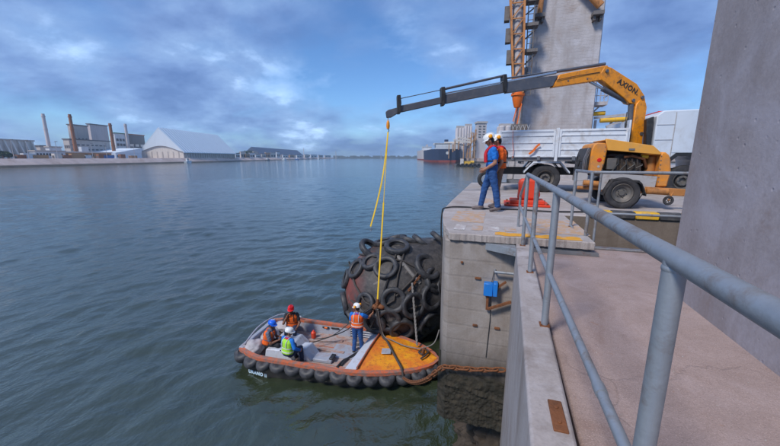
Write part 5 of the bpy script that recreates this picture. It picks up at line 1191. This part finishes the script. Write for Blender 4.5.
chim(70, 77, 116, -312, 1.5, 'f_rust', 'rusty chimney at the left end of the grey power station')
chim(110, 115, 124.5, -300, 1.6, 'f_rust', 'rusty chimney at the right end of the grey power station')
chim(127, 130, 125, -318, 1.7, 'f_stack', 'grey chimney between power station and white warehouse')
def block(name, label, cat, xl, xc, xr, ytop, r, mat, roof=None, wins=None, group=None, z0=BZ):
    fc = fx_(xc, r); D = (390 - xl) * fc / FF + r; fe = fx_(xr, r); Ln = fe - fc; H = hz_(ytop, fc) - z0
    o = fparent(name, r, fc, z0, label, cat, group)
    FB(o, 'wall', mat, (-D, 0, 0), (0, Ln, H))
    if roof: FB(o, 'roof', roof, (-D - .6, -.6, H + .01), (.6, Ln + .6, H + 1.0))
    for face, u0, u1, v0, v1, wm in (wins or []):
        if face == 's': FB(o, 'window', wm, (.02, Ln * u0, H * v0), (.35, Ln * u1, H * v1))
        else: FB(o, 'window', wm, (-D * (1 - u0), -.35, H * v0), (-D * (1 - u1), -.02, H * v1))
    return o, D, Ln, H
# leftmost shed with buttresses
o, D, Ln, H = block('storage_shed', 'long pale shed with leaning buttresses at the far left', 'building', -70, -30, 36.5, 139, -292, 'f_cream', 'f_grey')
for k in range(9): m = MB(); y = Ln * (k + .5) / 9; m.hexa([(0, y, 0), (5, y, 0), (5, y + 1.2, 0), (0, y + 1.2, 0)], [(0, y, H), (.8, y, H), (.8, y + 1.2, H), (0, y + 1.2, H)]); m.build('buttress', 'f_cream', o, world=False)
for k in range(5): FB(o, 'door', 'f_rust' if k % 2 else 'f_white', (.05, Ln * (.1 + .18 * k), 0), (.4, Ln * (.2 + .18 * k), 3.2))
block('low_office', 'long low white quayside office between shed and power station', 'building', 30, 36, 66, 151.5, -280, 'f_white', 'f_grey', [('s', .04 + .1 * k, .09 + .1 * k, .4, .75, 'f_glassd') for k in range(9)])
block('small_house', 'small grey gabled store behind the low white office', 'building', 36, 42, 47, 146.5, -310, 'f_grey', 'f_dark')
block('flat_store', 'flat grey store right of the lone chimney', 'building', 47, 51, 63, 147.5, -300, 'f_white', 'f_grey')
wi = [('s', .05 + .11 * k, .11 + .11 * k, .2 + .25 * j, .27 + .25 * j, 'f_dark') for k in range(8) for j in range(3)] + [('f', .15 + .3 * k, .3 + .3 * k, .55, .7, 'f_dark') for k in range(3)]
block('power_station', 'big weathered grey power station block with rusty chimneys', 'building', 66, 72, 112, 140, -318, 'f_grey', 'f_dark', wi)
block('boiler_house', 'left tall boiler house rising above the power station', 'building', 73, 76, 92.5, 126, -330, 'f_grey', 'f_dark', [('s', .1 + .22 * k, .2 + .22 * k, .55, .62, 'f_dark') for k in range(4)])
block('boiler_house', 'right tall boiler house rising above the power station', 'building', 92, 95, 112, 125.5, -334, 'f_stack', 'f_dark', [('s', .1 + .22 * k, .2 + .22 * k, .45, .52, 'f_dark') for k in range(4)])
block('turbine_annex', 'low rusty ochre annex in front of the power station', 'building', 60, 64, 112, 152.5, -284, 'f_orange', 'f_cream', [('s', .05 + .12 * k, .10 + .12 * k, .3, .7, 'f_glassd') for k in range(8)])
block('white_tank_house', 'small pale block set against the power station front', 'building', 80, 83, 90, 147, -296, 'f_white')
block('mill_building', 'dark brown mill building with green top behind grey chimney', 'building', 115, 118, 128, 134, -332, 'f_white', 'f_green', [('s', .1 + .3 * k, .3 + .3 * k, .3 + .2 * j, .4 + .2 * j, 'f_dark') for k in range(3) for j in range(3)])
block('mill_building', 'second dark mill building just left of the white warehouse', 'building', 124, 130, 147, 135, -330, 'f_dark', 'f_rust', [('s', .1 + .3 * k, .3 + .3 * k, .3 + .2 * j, .4 + .2 * j, 'f_cream') for k in range(3) for j in range(2)])
# white warehouse
r0 = -268; fc = fx_(184, r0); WD = (390 - 141) * fc / FF + r0; WL = fx_(235.5, r0) - fc; ez = hz_(151.8, fc) - BZ; rzg = hz_(129.2, fc) - BZ
wh = fparent('white_warehouse', r0, fc, BZ, 'great white pitched roof warehouse on the opposite bank', 'warehouse')
m = MB(); m.prism([(-WD, 0), (0, 0), (0, ez)] + [(-WD * k / 16, ez + (rzg * .20 + (ez - 3) * 0) * math.sin(math.pi * k / 16) ** 1.3) for k in range(1, 16)] + [(-WD, ez)], 0, 1.2, 'Y'); m.build('gable_wall', 'f_cream', wh, world=False, smooth=False)
FB(wh, 'side_wall', 'f_cream', (-1, 1.21, 0), (-.2, WL, ez)); FB(wh, 'back_wall', 'f_cream', (-WD, 1.21, 0), (-WD + 1, WL, ez)); FB(wh, 'end_wall', 'f_cream', (-WD + 1.01, WL - 1, 0), (-1.01, WL - .01, ez))
e = 1.6; slope = (rzg - ez) / (WD / 2)
m = MB(); arch = [(-WD * k / 16, ez + rzg * .20 * math.sin(math.pi * k / 16) ** 1.3) for k in range(0, 17)]
m.prism([(-WD / 2, rzg), (e, ez - e * slope)] + arch + [(-WD - e, ez - e * slope)], -1.5, -.3, 'Y'); m.build('gable_cladding', 'f_roof', wh, world=False, smooth=False)
for sgn in (1, -1):
    a = (-WD / 2, rzg); b = (e, ez - e * slope) if sgn > 0 else (-WD - e, ez - e * slope)
    m = MB(); m.prism([a, b, (b[0], b[1] + .8), (a[0], a[1] + .8)], -1.6, WL + 1, 'Y'); rf = m.build('roof', 'f_roof', wh, world=False, smooth=False)
    for k in range(26):
        y = WL * k / 25.5; m = MB(); m.prism([(a[0], a[1] + .8), (b[0], b[1] + .8), (b[0], b[1] + 1.5), (a[0], a[1] + 1.5)], y, y + .9, 'Y'); m.build('rib', 'f_roof', rf, world=False, smooth=False)
for k in range(24): FB(wh, 'pier', 'f_grey', (-.19, WL * (k + .4) / 24.5, 0), (1.0, WL * (k + .4) / 24.5 + 2.2, ez - 2.2))
for k in range(7): FB(wh, 'gable_panel', 'f_grey', (-WD * (k + .9) / 8 - .6, -.25, 0), (-WD * (k + .9) / 8 + .6, -.01, ez * 1.0))
o, *_ = block('lean_to_store', 'low pale blue lean-to joined to the left of the white warehouse', 'building', 111, 116, 142, 153, -288, 'f_roof', None, [('f', .3, .7, .2, .6, 'f_glassd'), ('s', .05, .15, .2, .6, 'f_glassd')])
m = MB(); fl = fx_(116, -288); m.prism([(0, 0), (fx_(142, -288) - fl, 0), (fx_(142, -288) - fl, hz_(148.5, fx_(142, -288)) - hz_(153, fl)), (0, .3)], -30, 0.5, 'X')
pr_ = m.build('sloped_roof', 'f_roof', o, world=False, smooth=False); pr_.location.z = hz_(153, fl) - BZ + .05
tag(o)
# dark blue shed
r0 = -318; fd_ = fx_(261, r0); ln = fx_(303.5, r0) - fd_; hz2 = hz_(147, fd_) - BZ; ev = hz_(154.3, fd_) - BZ
sh = fparent('dark_shed', r0, fd_, BZ, 'long dark blue roofed shed farther along the bank', 'warehouse')
m = MB(); m.prism([(0, 0), (0, ev), (-22, hz2), (-44, ev), (-44, 0)], 0, ln, 'Y'); m.build('shell', 'f_navyroof', sh, world=False, smooth=False)
FB(sh, 'side_wall', 'f_grey', (.02, 2, 0), (.6, ln - 2, ev - .5))
for k in range(10): FB(sh, 'door', 'f_cream', (.62, ln * (k + .3) / 10, 0), (.9, ln * (k + .7) / 10, ev * .6))
spots = [(236, 240, 153.5, -278, 'f_white'), (241, 246, 152, -285, 'f_cream'), (246, 250, 154, -280, 'f_orange'), (250, 255, 153, -292, 'f_white'), (254, 258, 152, -300, 'f_grey'), (256, 260, 155, -284, 'f_white'), (262, 266, 154, -292, 'f_cream'), (266, 270, 152.8, -298, 'f_orange'), (271, 276, 153, -296, 'f_cream'), (277, 280, 152, -300, 'f_white'), (283, 288, 155, -300, 'f_white'), (290, 294, 155, -304, 'f_orange'), (297, 302, 155, -306, 'f_white'), (305, 309, 154.6, -310, 'f_cream'), (311, 317, 154.8, -314, 'f_white'), (319, 323, 155.2, -320, 'f_grey'), (325, 331, 155.4, -322, 'f_cream')]
ORD = 'first second third fourth fifth sixth seventh eighth ninth tenth eleventh twelfth thirteenth fourteenth fifteenth sixteenth seventeenth'.split(); CN = dict(f_white='white', f_cream='cream', f_orange='ochre', f_grey='grey')
for i, (x0, x1, y, r, mt_) in enumerate(spots):
    o, D, Ln, H = block('dockside_building', 'low %s dockside building, %s to the right of the white warehouse' % (CN[mt_], ORD[i]), 'building', x0 - 1.0, x0, x1, y, r, mt_, 'f_dark' if i % 3 == 0 else 'f_grey', [('s', .1, .35, .2, .6, 'f_glassd'), ('s', .55, .85, .2, .6, 'f_glassd')], group='small dockside buildings on the far bank')
# containers and lamp posts along the far quay
CM = ('f_rust', 'f_orange', 'f_cream', 'f_blue', 'f_white'); CW = ('rust brown', 'ochre', 'cream', 'blue', 'white')
for i, (px, k) in enumerate(((18, 0), (24, 4), (33, 1), (55, 2), (64, 0), (72, 1), (86, 4), (99, 0), (104, 3), (121, 0), (131, 1), (206, 2))):
    f = fx_(px, -268); o = fparent('container', -268, f, BZ, 'small %s container on the far bank, %s of twelve from the left' % (CW[k], ORD[i]), 'container', 'containers along the far bank')
    FB(o, 'box', CM[k], (-2.6, 0, 0), (0, 6 + i % 3 * 3, 2.7 + (i % 2) * 1.2)); FB(o, 'door', 'f_dark', (-2.2, -.12, .2), (-.4, -.01, 2.3))
for i, px in enumerate((14, 29, 58, 93, 107, 135)):
    f = fx_(px, -266); o = fparent('lamp_post', -266, f, BZ, 'thin lamp post on the far bank, %s of six from the left' % ORD[i], 'lamp post', 'lamp posts along the far bank')
    m = MB(); m.cyl((0, 0, 0), (0, 0, 13), .22, .14, n=6); m.build('pole', 'f_stack', o, world=False); FB(o, 'lamp_head', 'f_dark', (-.3, -.3, 13.01), (1.6, .3, 13.4))
# hill of bushes behind, a clump of trees, far shore
def leafy(name, parent, c, rx_, ry_, rz_, n, leaf, seed, mat):
    rnd = random.Random(seed); m = MB()
    for i in range(n):
        th = rnd.uniform(0, 6.283); u = rnd.uniform(-.35, 1); k = rnd.uniform(.7, 1.05) ** .5; q = math.sqrt(max(0, 1 - u * u))
        p = V((c[0] + rx_ * q * math.cos(th) * k, c[1] + ry_ * q * math.sin(th) * k, c[2] + rz_ * u * k)); a = V((rnd.gauss(0, 1), rnd.gauss(0, 1), rnd.gauss(0, 1))).normalized(); x, y, _ = frame(a); s = leaf * rnd.uniform(.6, 1.4)
        m.add([p + x * s, p + y * s, p - x * s, p - y * s], [(0, 1, 2, 3)])
    return m.build(name, mat, parent, world=False, smooth=False)
for x, r, h, lab in ((3, -274, 5, 'dark green bush on the quay before the leftmost shed'), (9, -276, 3.6, 'smaller green bush right of the first one on the far quay')):
    f = fx_(x, r); t = fparent('bush', r, f, BZ, lab, 'bush'); m = MB(); m.cyl((0, 0, 0), (0, 0, h * .6), .3, .12, n=6); m.build('trunk', 'f_rust', t, world=False); leafy('crown', t, (0, 0, h * .55), h * .9, h * .9, h * .5, 500, .5, int(x), 'f_tree')
for i, (x, y, r) in enumerate(((245, 152, -330), (249, 151, -340), (254, 152, -345), (308, 155, -340), (314, 155.4, -345))):
    f = fx_(x, r); h = hz_(y, f) - BZ; t = fparent('bank_tree', r, f, BZ, 'distant dark tree clump on the far bank, %s from the white warehouse' % ORD[i], 'tree', 'trees on the far bank'); m = MB(); m.cyl((0, 0, 0), (0, 0, h * .6), .6, .3, n=6); m.build('trunk', 'f_rust', t, world=False); leafy('crown', t, (0, 0, h * .6), h * 1.1, h * 1.1, h * .42, 500, 1.2, i, 'f_tree')
m = MB(); rnd = random.Random(2)
for i in range(260):
    r = rnd.uniform(-345, 420); f = 2080 + rnd.uniform(0, 60); w = rnd.uniform(6, 26); h = rnd.choice((6, 8, 9, 11, 13, 17)); p = far(r, f); m.obox(p + V((0, 0, h / 2)), RGT * w / 2, FWD * 6, V((0, 0, h / 2)))
tag(m.build('distant_town', 'f_shore', smooth=False), 'hazy low line of distant buildings on the horizon', 'town', kind='stuff')
m = MB(); m.prism([(far(r, f).x, far(r, f).y) for r, f in ((-380, 2060), (4000, 2060), (4000, 3500), (-3000, 3500))], -2, 3.5, 'Z'); tag(m.build('far_shore', 'f_shore', smooth=False), 'low far shore closing the harbour', 'shore', kind='structure')
for x, y, lab in ((304, 148, 'thin mast at the right end of the dark blue shed'), (336, 151, 'thin mast on the horizon between dark shed and crane sling'), (381, 150.5, 'thin mast on the horizon close to the crane sling')):
    f = 1500; p = far((x - 390) / FF * f, f); m = MB(); h = hz_(y, f); m.cyl(p, p + V((0, 0, h)), 1.6, .8, n=6); tag(m.build('far_mast', 'f_stack'), lab, 'mast', 'thin masts on the horizon')
# moored craft on the far bank
def launch(px, y, r, L, hull, label):
    f = fx_(px, r); o = fparent('moored_boat', r, f, 0, label, 'boat', None); b = L * .3
    m = MB(); m.hexa([(-b * .4, 0, -.5), (b * .4, 0, -.5), (b * .4, L * .8, -.5), (-b * .4, L * .8, -.5)], [(-b * .5, -.5, 2.2), (b * .5, -.5, 2.2), (b * .1, L, 3), (-b * .1, L, 3)]); m.build('hull', hull, o, world=False)
    FB(o, 'wheelhouse', 'f_white', (-b * .28, L * .2, 2.3), (b * .28, L * .45, 5.5)); FB(o, 'window', 'f_glassd', (-b * .29, L * .25, 4.2), (b * .29, L * .4, 5.0)); m = MB(); m.cyl((0, L * .5, 2), (0, L * .5, 9), .25, .12, n=6); m.build('mast', 'f_stack', o, world=False)
launch(296, 158, -262, 26, 'f_blue', 'blue hulled boat moored below the dark shed'); launch(283, 158, -258, 24, 'f_white', 'white boat moored left of the blue boat'); launch(266, 158, -256, 20, 'f_dark', 'dark boat moored below the small dockside buildings'); launch(318, 158, -280, 26, 'f_white', 'white boat moored farthest right along the bank'); launch(185, 163, -246, 12, 'f_white', 'low white launch in front of the white warehouse')
# ================================================================ GRAIN TERMINAL AND SHIPS BEYOND THE QUAY
GF = 470.0
def gx(px, f=GF): return (px - 390) / FF * f
def gthing(name, px, f, label, cat): return fparent(name, gx(px, f), f, 0, label, cat)
mb = MB(); mb.prism([(far(r, f).x, far(r, f).y) for r, f in ((gx(474), 440), (700, 440), (700, 640), (gx(454, 640), 640))], -2, 5.5, 'Z'); tag(mb.build('terminal_quay', 'm_bank', smooth=False), 'quay under the distant grain terminal', 'quay', kind='structure')
def silo(px0, px1, y, f, mat, label, n=3):
    x0, x1 = gx(px0, f), gx(px1, f); h = hz_(y, f); o = fparent('grain_silo', x0, f, 5.4, label, 'silo'); w = (x1 - x0) / n
    for k in range(n):
        for j in range(2): m = MB(); m.lathe([(w / 2, 0), (w / 2, h - 6), (w * .3, h - 4.5), (0, h - 4)], (w * (k + .5), j * w, 0), n=16); m.build('bin', mat, o, world=False)
    FB(o, 'gallery', 'f_grey', (w * .2, -w * .2, h - 5.6), (w * (n - .2), w * .8, h - 1.5))
silo(455, 463.5, 129.5, 520, 'f_stack', 'left cluster of pale grain silos behind the ship'); silo(463.5, 471, 127.5, 540, 'f_stack', 'right cluster of pale grain silos behind the ship'); silo(497, 515, 127.5, 500, 'f_stack', 'pale silos half hidden behind the men in helmets')
tw = gthing('elevator_tower', 476, 460, 'tall grey elevator tower of the distant grain terminal', 'tower'); tw.location.z = 5.4
wT = gx(485, 460) - gx(476, 460); hT = hz_(124.5, 460) - 5.4
FB(tw, 'shaft', 'f_stack', (0, 0, 0), (wT, 12, hT)); FB(tw, 'head_house', 'f_grey', (-1, -1, hT + .02), (wT + 1, 13, hT + 2.5))
for k in range(5):
    for j in range(2): FB(tw, 'window', 'f_dark', (wT * (.15 + .45 * j), -.4, hT * (.60 + .075 * k)), (wT * (.4 + .45 * j), -.02, hT * (.63 + .075 * k)))
def loader(px, f, lab, ytop):
    o = gthing('ship_loader', px, f, lab, 'ship loader'); o.location.z = 5.4; h = hz_(ytop, f) - 5.4; w = 6
    for i in (0, 1):
        for j in (0, 1): m = MB(); m.beam((i * w, j * w, 0), (w / 2 + (i - .5) * 2, w / 2 + (j - .5) * 2, h), 1.0, 1.0); m.build('leg', 'f_orange', o, world=False)
    for k in range(1, 5): m = MB(); z = h * k / 5; m.beam((0 + w * .4 * k / 5, 0, z), (w - w * .4 * k / 5, 0, z + h / 6), .6, .6); m.build('brace', 'f_orange', o, world=False)
    m = MB(); m.beam((w / 2, w / 2, h * .6), (-22, w / 2, h * .72), 1.6, 2.2); m.build('boom', 'f_cream', o, world=False)
    m = MB(); m.cyl((-20, w / 2, h * .7), (-20, w / 2, h * .3), .9, n=8); m.build('spout', 'f_orange', o, world=False)
    m = MB(); m.beam((w / 2, w / 2, h), (-15, w / 2, h * .72), .4, .4); m.build('stay', 'f_grey', o, world=False)
loader(470, 452, 'orange steel ship loader left of the elevator tower', 133); loader(473.5, 462, 'second orange ship loader close against the elevator tower', 130); loader(467, 490, 'farther orange ship loader between silos and tower', 138)
m = MB(); p, q = far(gx(444, 500), 500, hz_(143, 500)), far(gx(494, 470), 470, hz_(141.5, 470)); m.beam(p, q, 2.5, 2.2); cv = m.build('conveyor_gallery', 'f_cream'); tag(cv, 'long level conveyor gallery across the distant terminal', 'conveyor')
for t in (.1, .4, .7, .95): c = p.lerp(q, t); m = MB(); m.beam(c - V((0, 0, c.z - 5)), c, 1, 1); m.build('trestle', 'f_orange', cv)
def ship(px0, px1, f, L, ydeck, hull, boot, label, house=True):
    x0, x1 = gx(px0, f), gx(px1, f); B = x1 - x0; h = hz_(ydeck, f)
    o = fparent('cargo_ship', (x0 + x1) / 2, f, 0, label, 'ship')
    def sect(y, w, z0, z1, fl): return [(-w * fl, y, z0), (w * fl, y, z0), (w, y, z1), (-w, y, z1)]
    for nm_, z0, z1, mt_ in (('boot_topping', -1, 2.6, boot), ('hull', 2.61, h, hull)):
        m = MB(); rows_ = [(0, B * .30), (5, B * .42), (14, B * .5), (L * .75, B * .5), (L * .93, B * .3), (L, B * .03)]; vs = []
        for y, w in rows_: vs += sect(y, w, z0, z1, .86 if y in (0, 5) else .97)
        fs = [(0, 1, 2, 3), (20, 23, 22, 21)]
        for i in range(5): fs += [(4 * i + k, 4 * i + (k + 1) % 4, 4 * i + 4 + (k + 1) % 4, 4 * i + 4 + k) for k in range(4)]
        m.add(vs, fs); m.build(nm_, mt_, o, world=False)
    m = MB(); m.lathe([(0, 0), (2.2, 0), (2.2, .4), (0, .4)], (0, -.2, h * .7), (0, -1, 0), n=16); m.build('emblem', 'f_white', o, world=False)
    if house:
        FB(o, 'deckhouse', 'f_white', (-B * .36, 8, h + .01), (B * .36, 22, h + 6)); FB(o, 'bridge', 'f_white', (-B * .42, 9, h + 6.01), (B * .42, 19, h + 9)); FB(o, 'windows', 'f_glassd', (-B * .40, 8.8, h + 7.2), (B * .40, 8.98, h + 8.2)); FB(o, 'funnel', hull, (-2.5, 10, h + 9.01), (2.5, 16, h + 14))
    for k in range(3): m = MB(); y = L * (.35 + .18 * k); m.cyl((0, y, h), (0, y, h + 10), 1, .7, n=8); m.beam((0, y, h + 9), (B * .35, y + 12, h + 12), .9, .9); m.build('deck_crane', 'f_cream', o, world=False)
ship(432, 462.5, 500, 170, 149.2, 'f_navy', 'f_redhull', 'navy hulled cargo ship seen from astern at the terminal'); ship(421.5, 433, 860, 190, 150.2, 'f_stack', 'f_redhull', 'pale red bottomed cargo ship beyond the navy one')
# work pontoon with tyres
pt_ = gthing('work_pontoon', 456.5, 255, 'black work pontoon with big tyres and a yellow winch near the ship', 'pontoon'); wP = gx(481, 255) - gx(456.5, 255)
FB(pt_, 'deck', 'f_dark', (0, 0, -.5), (wP, 8, 1.6))
for k in range(6): m = MB(); m.lathe([(.55, -.4), (1.3, -.5), (1.5, 0), (1.3, .5), (.55, .4)], (1.5 + k * (wP - 3) / 5, -.55, .9), (0, -1, 0), n=16, closed=True); m.build('tyre', 'm_rubber', pt_, world=False)
FB(pt_, 'winch_housing', 'f_yellow', (wP * .36, 2, 1.61), (wP * .62, 5, 3.9)); m = MB(); m.cyl((wP * .62, 3.5, 3.2), (wP * .76, 3.5, 3.2), 1.1, n=12); m.build('winch_drum', 'f_yellow', pt_, world=False); FB(pt_, 'cabin', 'f_cream', (wP * .22, 2, 1.61), (wP * .32, 5, 5.6))
HAZE = 0.00026
COL.objects.link(WATER)
# ---------------------------------------------------------------- air
if HAZE:
    m = MB(); m.box((-3200, -80, -3.0), (3200, 3700, 62))
    hz0 = m.build('haze', 'm_black', smooth=False); hz0.data.materials.clear()
    hm_ = bpy.data.materials.new('m_haze'); hm_.use_nodes = True; hm_.node_tree.nodes.clear(); ou = hm_.node_tree.nodes.new('ShaderNodeOutputMaterial'); pv = hm_.node_tree.nodes.new('ShaderNodeVolumePrincipled')
    pv.inputs['Color'].default_value = (.60, .80, 1.0, 1); pv.inputs['Density'].default_value = HAZE; pv.inputs['Anisotropy'].default_value = 0.2
    hm_.node_tree.links.new(pv.outputs[0], ou.inputs['Volume']); hz0.data.materials.append(hm_); tag(hz0, 'thin bluish harbour haze', 'haze', kind='stuff')
